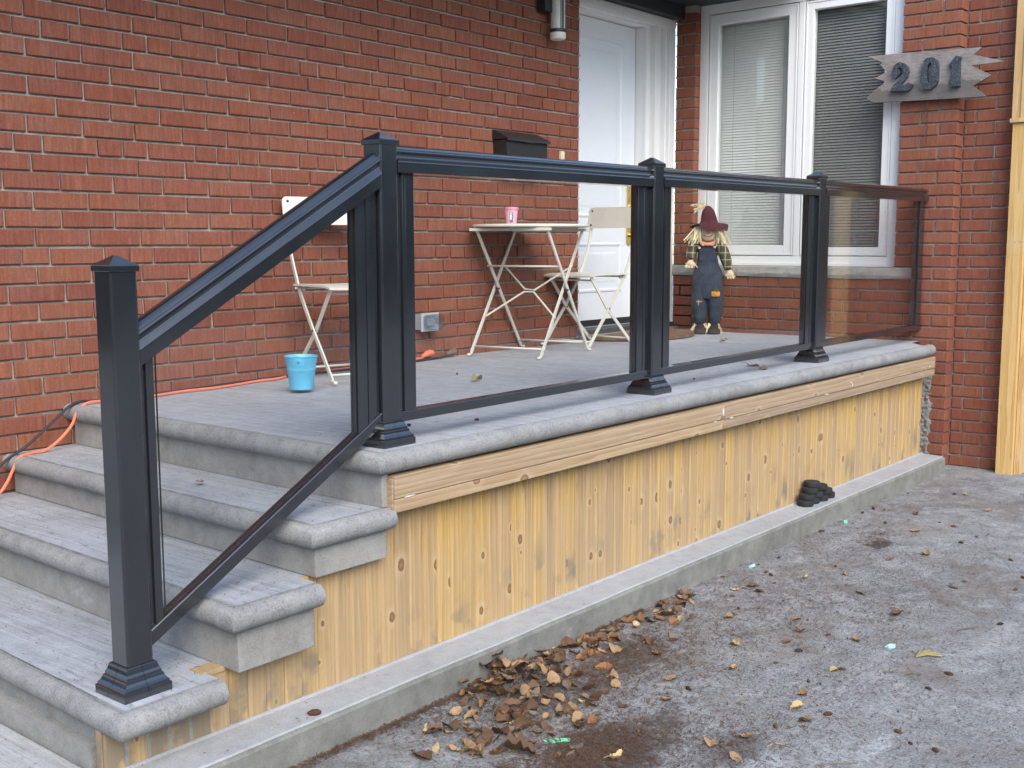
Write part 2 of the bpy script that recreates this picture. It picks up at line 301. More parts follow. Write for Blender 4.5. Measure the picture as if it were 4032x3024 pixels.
# ------------------------------------------------------------------ mesh helpers
class MB:
    def __init__(s): s.v = []; s.f = []; s.mi = []; s.sm = []
    def add(s, vs_, fs, mi=0, smooth=False):
        o = len(s.v); s.v += [tuple(p) for p in vs_]
        for f in fs: s.f.append(tuple(i+o for i in f)); s.mi.append(mi); s.sm.append(smooth)
        return s
    def box(s, a, b, mi=0):
        x0, y0, z0 = (min(a[i], b[i]) for i in range(3)); x1, y1, z1 = (max(a[i], b[i]) for i in range(3))
        return s.add([(x0, y0, z0), (x1, y0, z0), (x1, y1, z0), (x0, y1, z0), (x0, y0, z1), (x1, y0, z1), (x1, y1, z1), (x0, y1, z1)],
                     [(0, 3, 2, 1), (4, 5, 6, 7), (0, 1, 5, 4), (1, 2, 6, 5), (2, 3, 7, 6), (3, 0, 4, 7)], mi)
    def bbox(s, a, b, c=.003, mi=0):
        bm = bmesh.new(); bmesh.ops.create_cube(bm, size=1)
        for v in bm.verts: v.co = Vector([(a[i]+b[i])/2+v.co[i]*abs(b[i]-a[i]) for i in range(3)])
        bmesh.ops.bevel(bm, geom=bm.edges[:], offset=c, segments=2, affect='EDGES', profile=.6)
        bm.verts.index_update(); bm.normal_update(); fl = [max(abs(q_) for q_ in f.normal) < .9995 for f in bm.faces]
        s.add([v.co[:] for v in bm.verts], [[v.index for v in f.verts] for f in bm.faces], mi, True); s.sm[-len(fl):] = fl; bm.free(); return s
    def lathe(s, prof, c=(0, 0, 0), n=32, mi=0, smooth=True, axis='z', cap=True):
        o = []
        for (r, h) in prof:
            for i in range(n):
                t = 2*math.pi*i/n; p = (r*math.cos(t), r*math.sin(t), h)
                if axis == 'y': p = (p[0], p[2], p[1])
                if axis == 'x': p = (p[2], p[0], p[1])
                o.append((c[0]+p[0], c[1]+p[1], c[2]+p[2]))
        fs = [(k*n+i, k*n+(i+1) % n, (k+1)*n+(i+1) % n, (k+1)*n+i) for k in range(len(prof)-1) for i in range(n)]
        s.add(o, fs, mi, smooth)
        if cap:
            b = len(s.v)-len(o); s.f += [tuple(range(b+n-1, b-1, -1)), tuple(range(b+(len(prof)-1)*n, b+len(prof)*n))]; s.mi += [mi]*2; s.sm += [False]*2
        return s
    def tube(s, pts, r, n=8, mi=0, closed=False):
        pts = [Vector(p) for p in pts]; o = []; up = Vector((0, 0, 1)); rr = r if isinstance(r, (list, tuple)) else [r]*len(pts); pn = None
        for i, p in enumerate(pts):
            d = (pts[min(i+1, len(pts)-1)]-pts[max(i-1, 0)]).normalized()
            if pn is None:
                x = d.cross(up if abs(d.z) < .95 else Vector((1, 0, 0))).normalized()
            else:
                x = (pn-d*pn.dot(d)); x = x.normalized() if x.length > 1e-6 else d.orthogonal().normalized()
            pn = x; y = d.cross(x)
            for k in range(n):
                t = 2*math.pi*k/n; o.append(p+rr[i]*(math.cos(t)*x+math.sin(t)*y))
        fs = [(i*n+k, i*n+(k+1) % n, (i+1)*n+(k+1) % n, (i+1)*n+k) for i in range(len(pts)-1) for k in range(n)]
        s.add(o, fs, mi, True); b = len(s.v)-len(o)
        s.f += [tuple(range(b+n-1, b-1, -1)), tuple(range(b+(len(pts)-1)*n, b+len(pts)*n))]; s.mi += [mi]*2; s.sm += [False]*2; return s
    def bar(s, pts, side, w, d, mi=0):
        """flat bar: rectangle swept along pts; d = size along 'side', w = size across"""
        pts = [Vector(p) for p in pts]; side = Vector(side).normalized(); o = []
        for i, p in enumerate(pts):
            t = (pts[min(i+1, len(pts)-1)]-pts[max(i-1, 0)]).normalized(); nrm = t.cross(side).normalized()
            for a, b in ((-1, -1), (1, -1), (1, 1), (-1, 1)): o.append(p+nrm*a*w/2+side*b*d/2)
        fs = [(i*4+k, i*4+(k+1) % 4, (i+1)*4+(k+1) % 4, (i+1)*4+k) for i in range(len(pts)-1) for k in range(4)]
        e = (len(pts)-1)*4; fs += [(3, 2, 1, 0), (e, e+1, e+2, e+3)]; return s.add(o, fs, mi)
    def prism(s, poly, ext, frame, mi=0, holes=()):
        """poly in 2-D, extruded by ext; frame(u, v, h) -> world"""
        bm = bmesh.new()
        def loop(pl): 
            vs_ = [bm.verts.new((p[0], p[1], 0)) for p in pl]; return [bm.edges.new((vs_[i], vs_[(i+1) % len(vs_)])) for i in range(len(vs_))]
        ed = loop(poly)
        for h in holes: ed += loop(h)
        bmesh.ops.triangle_fill(bm, use_beauty=True, use_dissolve=False, edges=ed)
        bmesh.ops.recalc_face_normals(bm, faces=bm.faces[:])
        g = bmesh.ops.extrude_face_region(bm, geom=bm.faces[:]); 
        for v in g['geom']:
            if isinstance(v, bmesh.types.BMVert): v.co.z = ext
        bmesh.ops.recalc_face_normals(bm, faces=bm.faces[:]); bm.verts.index_update()
        s.add([frame(*v.co) for v in bm.verts], [[v.index for v in f.verts] for f in bm.faces], mi); bm.free(); return s
    def mesh(s, name, mats, off=(0, 0, 0), angle=35, recalc=True):
        me = bpy.data.meshes.new(name); o = Vector(off)
        me.from_pydata([Vector(p)-o for p in s.v], [], s.f); 
        for mname in (mats if isinstance(mats, (list, tuple)) else [mats]): me.materials.append(M[mname])
        me.polygons.foreach_set('material_index', s.mi); me.polygons.foreach_set('use_smooth', s.sm)
        if recalc:
            bm = bmesh.new(); bm.from_mesh(me); bmesh.ops.recalc_face_normals(bm, faces=bm.faces[:]); bm.to_mesh(me); bm.free()
        if any(s.sm): me.set_sharp_from_angle(angle=R(angle)); me.polygons.foreach_set('use_smooth', s.sm)
        me.update(); return me
    def build(s, name, mats, parent=None, loc=None, local=False, angle=35, recalc=True):
        """world coordinates unless local; loc = the object's own origin in world"""
        if local: off = (0, 0, 0)
        else: off = loc if loc is not None else (wloc(parent) if parent else (0, 0, 0))
        ob = bpy.data.objects.new(name, s.mesh(name, mats, off, angle, recalc)); COL.objects.link(ob)
        if parent: ob.parent = parent
        if not local: ob.location = Vector(off)-(wloc(parent) if parent else Vector())
        return ob
def wloc(o):
    v = Vector(o.location)
    while o.parent: o = o.parent; v += Vector(o.location)
    return v
def tag(o, label=None, cat=None, group=None, kind=None):
    for k, v in (('label', label), ('category', cat), ('group', group), ('kind', kind)):
        if v: o[k] = v
    return o
def thing(name, label, cat, loc=(0, 0, 0), rz=0., group=None):
    o = bpy.data.objects.new(name, None); COL.objects.link(o); o.empty_display_size = .1
    o.location = loc; o.rotation_euler = (0, 0, rz); return tag(o, label, cat, group)
def inst(name, me, parent=None, loc=(0, 0, 0), rot=(0, 0, 0)):
    ob = bpy.data.objects.new(name, me); COL.objects.link(ob); ob.location = loc; ob.rotation_euler = rot
    if parent: ob.parent = parent
    return ob
def rrect(w, h, r, n=5):
    o = []
    for cx, cy, a in ((w/2-r, h/2-r, 0), (-w/2+r, h/2-r, 90), (-w/2+r, -h/2+r, 180), (w/2-r, -h/2+r, 270)):
        for i in range(n+1): t = R(a+90*i/n); o.append((cx+r*math.cos(t), cy+r*math.sin(t)))
    return o

# ------------------------------------------------------------------ key dimensions
XW, XE, GZ, CZ = 4.58, 3.3985, -.75, -.652          # window wall, end of the long wall, drive level, kerb top
ZA, CH, BL = .5427, .07, .2235                        # brick course datum, course height, brick pitch
YG, YS, YK = -1.802, -1.764, -1.9065                  # porch groove line, skirt face, kerb face
TR = [(0., 0., -1.802), (-.2502, -.1616, -1.802), (-.5318, -.310, -1.832), (-.8442, -.484, -1.824)]
XEND = 4.385

# ------------------------------------------------------------------ ground, walk
mb = MB(); n = 40; ext = [-60, -20, -8]+[-4+i*.25 for i in range(0, 49)]+[12, 25, 60]
exy = [-60, -20, -9]+[-6+i*.25 for i in range(0, 33)]+[6, 20, 60]
vv = [(x, y, GZ) for x in ext for y in exy]; ny = len(exy)
mb.add(vv, [(i*ny+j, (i+1)*ny+j, (i+1)*ny+j+1, i*ny+j+1) for i in range(len(ext)-1) for j in range(ny-1)])
tag(mb.build('driveway', 'asphalt'), kind='structure')
mb = MB(); mb.bbox((-5.0, YK, GZ-.02), (-.865, -.02, CZ-.004), .012); tag(mb.build('walkway', 'concrete_walk'), kind='structure')

# unseen trees added behind and beside the camera to block the low sky
rgt = random.Random(14); mb = MB(); bm = bmesh.new(); bmesh.ops.create_icosphere(bm, subdivisions=2, radius=1); ico = ([v.co.copy() for v in bm.verts], [[v.index for v in f.verts] for f in bm.faces]); bm.free()
for i in range(150):
    a_ = R(rgt.uniform(105, 345)); d_ = rgt.uniform(15, 21); cx, cy = CAM[0]+2+d_*math.cos(a_), CAM[1]+d_*math.sin(a_)
    r_ = rgt.uniform(1.3, 2.4); cz = GZ+rgt.uniform(.3, 1)*(2.6+1.0*math.sin(a_*5))
    mb.add([(cx+v.x*r_*(1+rgt.uniform(-.18, .18)), cy+v.y*r_*(1+rgt.uniform(-.18, .18)), max(GZ, cz+v.z*r_*1.2*(1+rgt.uniform(-.18, .18)))) for v in ico[0]], ico[1])
tag(mb.build('added_tree_mass', 'added_trees', None, recalc=False), kind='stuff')
# ------------------------------------------------------------------ bricks
def brick_mesh(L, W=.09, H=.0605, ax='x', seed=0):
    """a brick centred on its outer face; length along ax, depth W behind the face, chamfered, slightly uneven"""
    rg = random.Random(seed); c = .0035
    l, h = L/2, H/2
    def j(a=.0007): return rg.uniform(-a, a)
    fr = [(-l+c, 0, -h+c), (l-c, 0, -h+c), (l-c, 0, h-c), (-l+c, 0, h-c)]; rim = [(-l, c, -h), (l, c, -h), (l, c, h), (-l, c, h)]; bk = [(-l, W, -h), (l, W, -h), (l, W, h), (-l, W, h)]
    P = [(x+j(.0012), y+j(.0006), z+j(.0010)) for x, y, z in fr+rim]+bk
    F = [(0, 1, 2, 3)]
    for b0, b1 in ((0, 4), (4, 8)):
        for k in range(4): F.append((b0+k, b1+k, b1+(k+1) % 4, b0+(k+1) % 4)[::-1])
    if ax == 'y': P = [(y, -x, z) for x, y, z in P]
    return MB().add(P, F)
BM = {}
def get_brick(L, W, ax, v):
    k = (round(L, 4), W, ax, v)
    if k not in BM: BM[k] = brick_mesh(L, W, ax=ax, seed=hash(k) & 0xffff).mesh('brick', 'brick')
    return BM[k]
def row_list(k):
    """joint positions along x for course k of the long wall"""
    J = .0; H_ = BL/2; x0, x1 = -1.25, XE
    hd = {18: [(.011, None)], 12: [(.028, None)], 6: [(-.1, .894)], 0: [(-.092, .894)], -5: [(.017, None)], -11: [(.09, None)]}
    out = []
    if k in hd:
        c, trip = hd[k][0]; seq = []; x = c-5*BL*2; i = -5
        # pair joint at x: header, header, stretcher ...
        while x < x1+1:
            seq.append(('pair', x)); 
            if trip is not None and abs((x-c)-trip) < .01:
                seq.append(('extra', x+H_)); x += H_
            x += 2*BL
        js = set()
        for t, x in seq: js.update((round(x-H_, 4), round(x, 4), round(x+H_, 4)))
        out = sorted(js)
        out = [out[0]]+[b for a, b in zip(out, out[1:]) if b-a > .02]
    else:
        ph = -.037 if k % 2 else -.150
        ph += {7: -.010, 10: .008, 9: .002, -4: -.003}.get(k, 0)
        x = ph-12*BL
        while x < x1+.5: out.append(x); x += BL
    js = [x0]+[x for x in out if x0+.03 < x < x1-.035]+[x1]
    return js
long_wall = thing('brick_wall', 'long red brick wall running back beside the porch from steps to door', 'brick wall', (0, 0, GZ))
mb = MB(); mb.box((-1.25, .0130, GZ-.05), (XE-.004, .11, 2.16))
for k in range(-18, 24):                                # mortar squeezed out at the wall end
    z = ZA+(k+.5)*CH
    if z > 2.1: break
    if z < -.01: continue
    mb.bbox((XE-.012, .0, z-.0055-random.uniform(0, .002)), (XE+random.uniform(.004, .011), .05, z+.004+random.uniform(0, .002)), .003)
mb.build('mortar', 'mortar', long_wall)
cand = []
for k in range(-19, 24):
    z = ZA+k*CH
    if z+.03 > 2.155 or z < GZ-.02: continue
    js = row_list(k)
    for a, b in zip(js, js[1:]):
        L = b-a-.0102
        if b > XE-.001: L = b-a-.005; cx = (a+.0051+b)/2
        else: cx = (a+b)/2
        if L < .02: continue
        u, v, d = proj((cx, 0, z)); fz = -.05 if cx > .03 else (-.21 if cx > -.25 else -.36 if cx > -.5 else -.5 if cx > -.8 else -.7)
        vis = -40 < u < 4070 and -40 < v < 3060 and z > fz
        hid = (cx > XE)
        cand.append(((L*.06)/d**2 if vis else 0, cx, z, L))
cand.sort(reverse=True)
rg = random.Random(5); rest = MB(); cnt = 0
for s_, cx, z, L in cand:
    dy = rg.uniform(-.0013, .0013); dz = rg.uniform(-.0012, .0012); dx = rg.uniform(-.0012, .0012)
    if cnt < 298 and s_ > 0:
        inst('brick', get_brick(L, .07, 'x', rg.randrange(4)), long_wall, (cx+dx, dy, z+dz-GZ), (rg.uniform(-.004, .004), 0, rg.uniform(-.003, .003))); cnt += 1
    else:
        t = brick_mesh(L, .07, ax='x', seed=rg.randrange(9999)); rest.add([(p[0]+cx+dx, p[1]+dy, p[2]+z+dz) for p in t.v], t.f)
# far bricks keep their own tone through a per-island random
q = NM('brick_far'); 
M['brick_far'] = M['brick'].copy(); M['brick_far'].name = 'brick_far'
for nd in list(M['brick_far'].node_tree.nodes):
    if nd.bl_idname == 'ShaderNodeObjectInfo':
        tr = M['brick_far'].node_tree; g = tr.nodes.new('ShaderNodeNewGeometry')
        for l in list(nd.outputs['Random'].links): tr.links.new(g.outputs['Random Per Island'], l.to_socket)
bpy.data.materials.remove(q.m)
tag(rest.build('brickwork', 'brick_far', long_wall), kind='stuff')
mb = MB(); mb.bbox((XE, .0, 2.078), (XW+.1, .30, 2.158), .004); mb.build('lintel', 'soffit', long_wall)

win_wall = thing('brick_wall', 'red brick wall around the double window with the number sign', 'brick wall', (XW, 0, GZ))
YC, X2, YE2 = -1.838, 4.68, -2.128
rg = random.Random(9)
mb = MB()
mb.box((XW+.0125, -.086, -.1), (XW+.12, .05, 2.16))                     # pier
mb.box((XW+.0125, YC+.0125, GZ-.05), (XW+.12, -1.5, 2.95))              # right of the window
mb.box((XW+.0125, -1.5, GZ-.05), (XW+.12, .05, .36))                    # under the sill
mb.box((XW+.0125, -1.5, 2.20), (XW+.12, .3, 2.95))                      # over the window
mb.box((X2+.0125, YE2+.004, GZ-.05), (X2+.12, YC+.0125, 2.95))
for k in range(-19, 24):
    z = ZA+(k+.5)*CH
    if z < 2.9: mb.bbox((X2-.002, YE2-.006-random.uniform(0, .006), z-.006), (X2+.03, YE2+.01, z+.005), .003)
    if 0 < z < 2.1: mb.bbox((XW-.001, .05, z-.005), (XW+.03, .058+random.uniform(0, .004), z+.005), .003)
mb.build('mortar', 'mortar', win_wall)
def wbrick(y0, y1, z, x=XW, W=.07, full0=False, full1=False):
    """y0 > y1; joints trimmed unless the end is an outside corner"""
    a = y0-(0 if full0 else .0051); b = y1+(0 if full1 else .0051)
    inst('brick', get_brick(round(a-b, 3), W, 'y', rg.randrange(3)), win_wall, (x-XW+rg.uniform(-.0012, .0012), (a+b)/2+rg.uniform(-.001, .001), z-GZ+rg.uniform(-.0012, .0012)), (0, rg.uniform(-.004, .004), 0))
for k in range(-18, 34):
    z = ZA+k*CH; odd = k % 2
    if z > 2.92: break
    # pier left of the window
    if -.02 < z < 2.12 and k != -2:
        if odd: wbrick(.055, -.095, z, W=.09, full0=True, full1=True)
        else: wbrick(.055, .001, z, full0=True); wbrick(.001, -.095, z, W=.09, full1=True)
    # right of the window, corner
    jc = -1.617 if odd else -1.73
    if k == -2: wbrick(-1.627, jc if jc < -1.63 else -1.73, z); 
    if k >= -1: wbrick(-1.497, jc, z, full0=True)
    if k == -2: pass
    wbrick(jc if k != -2 else -1.73, YC, z, W=.104, full1=True)
    if k <= -3:
        if z > -.1:
            js = ([-.095, -.45, -.562, -.67] if k == -6 else [])
            if k == -6: js = [-.110, -.224, -.336, -.45, -.562, -.67, -.784, -.895, -1.007, -1.119, -1.343, -1.455, -1.567, -1.73]
            elif odd: js = [-.10, -.297, -.518, -.739, -.960, -1.183, -1.404, -1.617]
            else: js = [-.175, -.398, -.622, -.85, -1.07, -1.289, -1.513, -1.73]
            if not odd and k != -6: wbrick(.055, .001, z, full0=True); wbrick(.001, -.175, z)
            else: wbrick(.055, js[0], z, full0=True)
            for a, b in zip(js, js[1:]): wbrick(a, b, z)
        else:
            wbrick(-1.617+.2235 if odd else -1.73+.2235, jc, z)
    # set-back plane beyond the corner
    j2 = -1.908 if odd else -2.018
    wbrick(YC, j2, z, x=X2); wbrick(j2, YE2, z, x=X2, full1=True)
sill = MB(); rgs = random.Random(3)
for (a, b) in ((.055, -.44), (-.442, -1.08), (-1.082, -1.627)):
    nx = 12; vs_ = []
    for i in range(nx+1):
        y = a+(b-a)*i/nx
        for (dx, z) in ((.0, .366), (-.012, .37), (-.018+rgs.uniform(-.004, .004), .39+rgs.uniform(-.004, .004)), (-.014+rgs.uniform(-.004, .004), .413+rgs.uniform(-.005, .005)), (-.010, .431), (.0, .436), (.1, .437), (.1, .366)): vs_.append((XW+dx, y, z))
    fs = [(i*8+k, i*8+(k+1) % 8, (i+1)*8+(k+1) % 8, (i+1)*8+k) for i in range(nx) for k in range(8)]+[tuple(range(8)), tuple(range(nx*8+7, nx*8-1, -1))]
    t = MB().add(vs_, fs); t.build('sill_stone', 'stone_sill', win_wall)
pg = MB(); rgp = random.Random(2)
from mathutils import noise as mnoise                 # rough mortar smeared on the brick beside the cladding
gy, gz = 16, 70; vs_ = []
for i in range(gz+1):
    for j in range(gy+1):
        y_ = -1.80+.14*j/gy; z_ = -.72+.55*i/gz; e_ = -1.752-.022*mnoise.noise((0, y_*9, z_*17))-.012*mnoise.noise((3, y_*30, z_*50))
        h_ = .004+.010*mnoise.noise((7, y_*55, z_*55))+.006*mnoise.noise((2, y_*140, z_*140))
        k_ = min(1, max(-1, (y_-e_)/.012)); vs_.append((XW-(h_*k_ if k_ > 0 else .02*k_), y_, z_))
pg.add(vs_, [(i*(gy+1)+j, i*(gy+1)+j+1, (i+1)*(gy+1)+j+1, (i+1)*(gy+1)+j) for i in range(gz) for j in range(gy)], 0, True)
tag(pg.build('mortar_smear', 'parging', win_wall), kind='stuff')

# ------------------------------------------------------------------ eave
eave = thing('roof_eave', 'dark boxed eave along the house wall above the door', 'eave', (3.4, -.3, 2.16))
mb = MB()
for i in range(14): mb.bbox((-1.6+i*.47, -.80, 2.1605), (-1.6+i*.47+.466, .36, 2.18), .004)
mb.build('soffit', 'soffit', eave)
mb = MB(); mb.bbox((-1.6, -.83, 2.15), (4.9, -.80, 2.34), .004); mb.build('fascia', 'soffit_white', eave)
mb = MB(); mb.bbox((-1.6, -.94, 2.20), (4.9, -.832, 2.31), .015); mb.build('gutter', 'soffit_white', eave)
mb = MB(); mb.box((-1.6, -.80, 2.185), (4.9, .5, 2.34)); mb.build('roof_deck', 'soffit', eave)

# ------------------------------------------------------------------ porch
porch = thing('concrete_porch', 'grey concrete porch with three steps and pine clad side on a concrete ledge', 'porch', (1.8, -.9, GZ))
PROF = [(-.006, .0), (0, .0), (.0015, -.005), (.006, -.005), (.0085, -.0004), (.017, -.002), (.027, -.008), (.034, -.017), (.0375, -.029), (.036, -.042), (.030, -.053), (.021, -.060), (.011, -.064), (.003, -.066), (-.004, -.068)]
def slope(y, x=2.0): return -(.028-.015*min(1, max(0, (x-.6)/1.4)))*(1+max(-1.802, min(0, y))/1.802)
def warp(t, full=True):
    """the pour runs slightly out of square: it meets the wall a little lower and further along"""
    for i, (x, y, z) in enumerate(t.v):
        k = max(0., min(1., 1+y/1.802)); f = 1 if full else max(0, 1-max(0, x)/.6)
        t.v[i] = (x+.072*k*f, y, z-.026*k if full else z)
    return t
def nosing(x0, y0, z0, xend, name, seed, sl=False):
    rg = random.Random(seed); st = []
    nA = 26; nB = max(6, int((xend-x0)/.07))
    for i in range(nA+1): st.append((x0, y0*(i/nA)-.0*(1), (-1, 0) if i < nA else (-1, -1)))
    for i in range(1, nB+1): st.append((x0+(xend-x0)*i/nB, y0, (0, -1)))
    vs_ = []; K = len(PROF)
    for (x, y, (ox, oy)) in st:
        w1 = rg.uniform(-.0012, .0012); w2 = rg.uniform(-.0009, .0009)
        for (o, z) in PROF:
            jx = w1 if 2 <= PROF.index((o, z)) <= 4 else w2
            vs_.append((x+ox*(o+jx), y+oy*(o+jx), z0+z+(w2*.4 if z < -.01 else 0)))
    fs = [(i*K+k, (i+1)*K+k, (i+1)*K+k+1, i*K+k+1) for i in range(len(st)-1) for k in range(K-1)]
    t = warp(MB().add(vs_, fs, 0, True))
    e = (len(st)-1)*K; t.f.append(tuple(range(e, e+K))); t.mi.append(0); t.sm.append(False)
    return t.build(name, 'concrete_nose', porch, angle=50)
# deck
mb = MB(); nx, ny = 30, 14; x0, x1, y0, y1 = -.0001, XW, YG+.0001, 0
vs_ = [(x0+(x1-x0)*i/nx, y0+(y1-y0)*j/ny, slope(y0+(y1-y0)*j/ny, x0+(x1-x0)*i/nx)) for i in range(nx+1) for j in range(ny+1)]
vs_ = [(p[0], p[1]+(0 if p[0] <= XEND else (.12 if p[1] < -1.7 else 0)), p[2]) for p in vs_]
mb.add(vs_, [(i*(ny+1)+j, (i+1)*(ny+1)+j, (i+1)*(ny+1)+j+1, i*(ny+1)+j+1) for i in range(nx) for j in range(ny)])
warp(mb, False); mb.build('deck_slab', 'concrete_deck', porch)
nosing(0, YG, 0, XEND, 'deck_nosing', 1, True)
# deck front riser + short side return, core
mb = MB(); mb.bbox((.002, YG-.004, TR[1][1]), (.026, -.012, -.062), .004); warp(mb); mb.box((.098, -1.70, GZ), (XW+.005, -.012, -.035)); mb.build('deck_riser', 'concrete_riser', porch)
ends = [None, .03, -.27, -.580]
for i in (1, 2, 3):
    x, z, y = TR[i]; bot = TR[i+1][1] if i < 3 else CZ-.006
    st = mb = MB()
    nx, ny = 8, 14; xb = [.0, TR[0][0], TR[1][0], TR[2][0]][i]
    xe = ends[i]
    vs_ = [(x+(xe-x)*a/nx, y*(1-b/ny)-.001, z) for a in range(nx+1) for b in range(ny+1)]
    mb.add(vs_, [(a*(ny+1)+b, (a+1)*(ny+1)+b, (a+1)*(ny+1)+b+1, a*(ny+1)+b+1) for a in range(nx) for b in range(ny)])
    xn = TR[i-1][0]+.01
    if xe < xn: mb.add([(xe-.004, YS+(.051 if i == 3 else .004), z-.0004), (xn, YS+(.051 if i == 3 else .004), z-.0004), (xn, -.001, z-.0004), (xe-.004, -.001, z-.0004)], [(0, 1, 2, 3)])
    step = warp(mb).build('step', 'concrete_deck', porch)
    nos = nosing(x, y, z, xe, 'nosing', 10+i)
    mb = MB()
    if i < 3: mb.bbox((x+.002, y-.003, bot+.001), (xe-.012, -.012, z-.060), .004)
    else: mb.bbox((x+.002, YS+.001, bot), (xe, -.012, z-.060), .004)
    rs = warp(mb).build('riser', 'concrete_riser', porch)
    for o_ in (nos, rs):
        wl = wloc(o_); o_.parent = step; o_.location = wl-wloc(step)
# cladding boards
NB = 0
bw = .06
def board_mesh(h, v, wd=bw):
    rg = random.Random(int(h*1000)*7+v); t = MB(); g = .0075
    x0, x1 = .0008, wd-.0008
    pr = [(x0, .012), (x0, .0055), (x0+g, 0), (x1-g*.5, 0), (x1, .004), (x1, .012)]
    vs_ = [(x, y, 0) for x, y in pr]+[(x, y, h) for x, y in pr]; k = len(pr)
    fs = [(i, i+1, k+i+1, k+i) for i in range(k-1)]+[tuple(range(k)), tuple(range(2*k-1, k-1, -1)), (k-1, 0, k, 2*k-1)]
    return t.add(vs_, fs).mesh('board', 'pine')
BMM = {}
x = -.868; i = 0; rgb = random.Random(4)
while x < XEND-.0:
    cx = x+bw/2
    top = -.52 if cx < -.62 else -.495 if cx < -.505 else -.345 if cx < -.27 else -.3115 if cx < -.235 else -.20 if cx < .03 else -.15
    wd = min(bw, XEND+.015-x); h = round(top-(CZ-.004), 4); key = (h, i % 3, round(wd, 3))
    if key not in BMM: BMM[key] = board_mesh(h, i % 3, wd)
    inst('board', BMM[key], porch, Vector((x, YS+rgb.uniform(-.0012, .0008), CZ-.004))-wloc(porch))
    x += bw; i += 1
mb = MB(); mb.bbox((-.872, YS-.001, CZ-.004), (-.868, YS+.02, -.53), .001); mb.build('board_end', 'pine', porch)
mb = MB(); mb.bbox((-.592, YS-.004, -.4945), (-.506, YS+.05, -.4815), .002); mb.build('board_cap', 'pine', porch)
for (za, zb, yy) in ((-.071, -.1365, -1.832), (-.1385, -.178, -1.8295)):
    xs = [.028, 1.93, XEND+.02]
    for a, b in zip(xs, xs[1:]):
        t = MB(); t.bbox((a, yy, zb), (b-.0012, -1.79, za), .003); t.build('fascia_board', 'pine_fascia', porch, loc=(a, yy, zb))
t = MB(); t.bbox((.02, -1.828, -.179), (.0272, -1.785, -.078), .002); t.build('fascia_end', 'pine_fascia', porch, loc=(.02, -1.828, -.179))
t = MB(); rgf = random.Random(15)
for (xx, zz, wdt, hg) in ((.06, -.137, .05, .005), (1.91, -.105, .016, .034), (1.97, -.138, .035, .006), (2.9, -.137, .05, .005), (3.2, -.105, .012, .012), (4.3, -.12, .03, .010), (1.84, -.139, .03, .005), (3.22, -.12, .008, .02)):
    pl = [(wdt/2*math.cos(a_)*rgf.uniform(.5, 1.1), hg/2*math.sin(a_)*rgf.uniform(.5, 1.1)) for a_ in [2*math.pi*k/11 for k in range(11)]]
    t.prism(pl, .0008, lambda u, v, h: (xx+wdt/2+u, -1.8321-h-(.0 if zz > -.13 else -.001), zz+v))
tag(t.build('filler_patch', 'print_white', porch), kind='stuff')
# footing ledge
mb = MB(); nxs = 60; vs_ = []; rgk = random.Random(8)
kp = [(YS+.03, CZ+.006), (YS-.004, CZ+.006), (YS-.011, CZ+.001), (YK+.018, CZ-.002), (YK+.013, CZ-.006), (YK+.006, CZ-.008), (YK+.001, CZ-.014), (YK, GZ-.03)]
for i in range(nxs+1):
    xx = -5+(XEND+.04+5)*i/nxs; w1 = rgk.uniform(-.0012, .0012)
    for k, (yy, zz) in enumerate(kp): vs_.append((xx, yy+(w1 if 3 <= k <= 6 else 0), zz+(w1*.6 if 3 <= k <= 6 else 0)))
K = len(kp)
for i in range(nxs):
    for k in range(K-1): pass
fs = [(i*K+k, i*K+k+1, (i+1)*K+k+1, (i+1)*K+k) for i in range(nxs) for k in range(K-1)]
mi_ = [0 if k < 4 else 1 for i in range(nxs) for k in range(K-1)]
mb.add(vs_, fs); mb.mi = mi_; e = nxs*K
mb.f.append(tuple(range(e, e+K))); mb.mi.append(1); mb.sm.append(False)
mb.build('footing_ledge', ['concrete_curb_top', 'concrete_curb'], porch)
mb = MB(); mb.box((-.86, -1.70, GZ), (.02, -.012, CZ+.05)); mb.build('core', 'concrete_riser', porch)

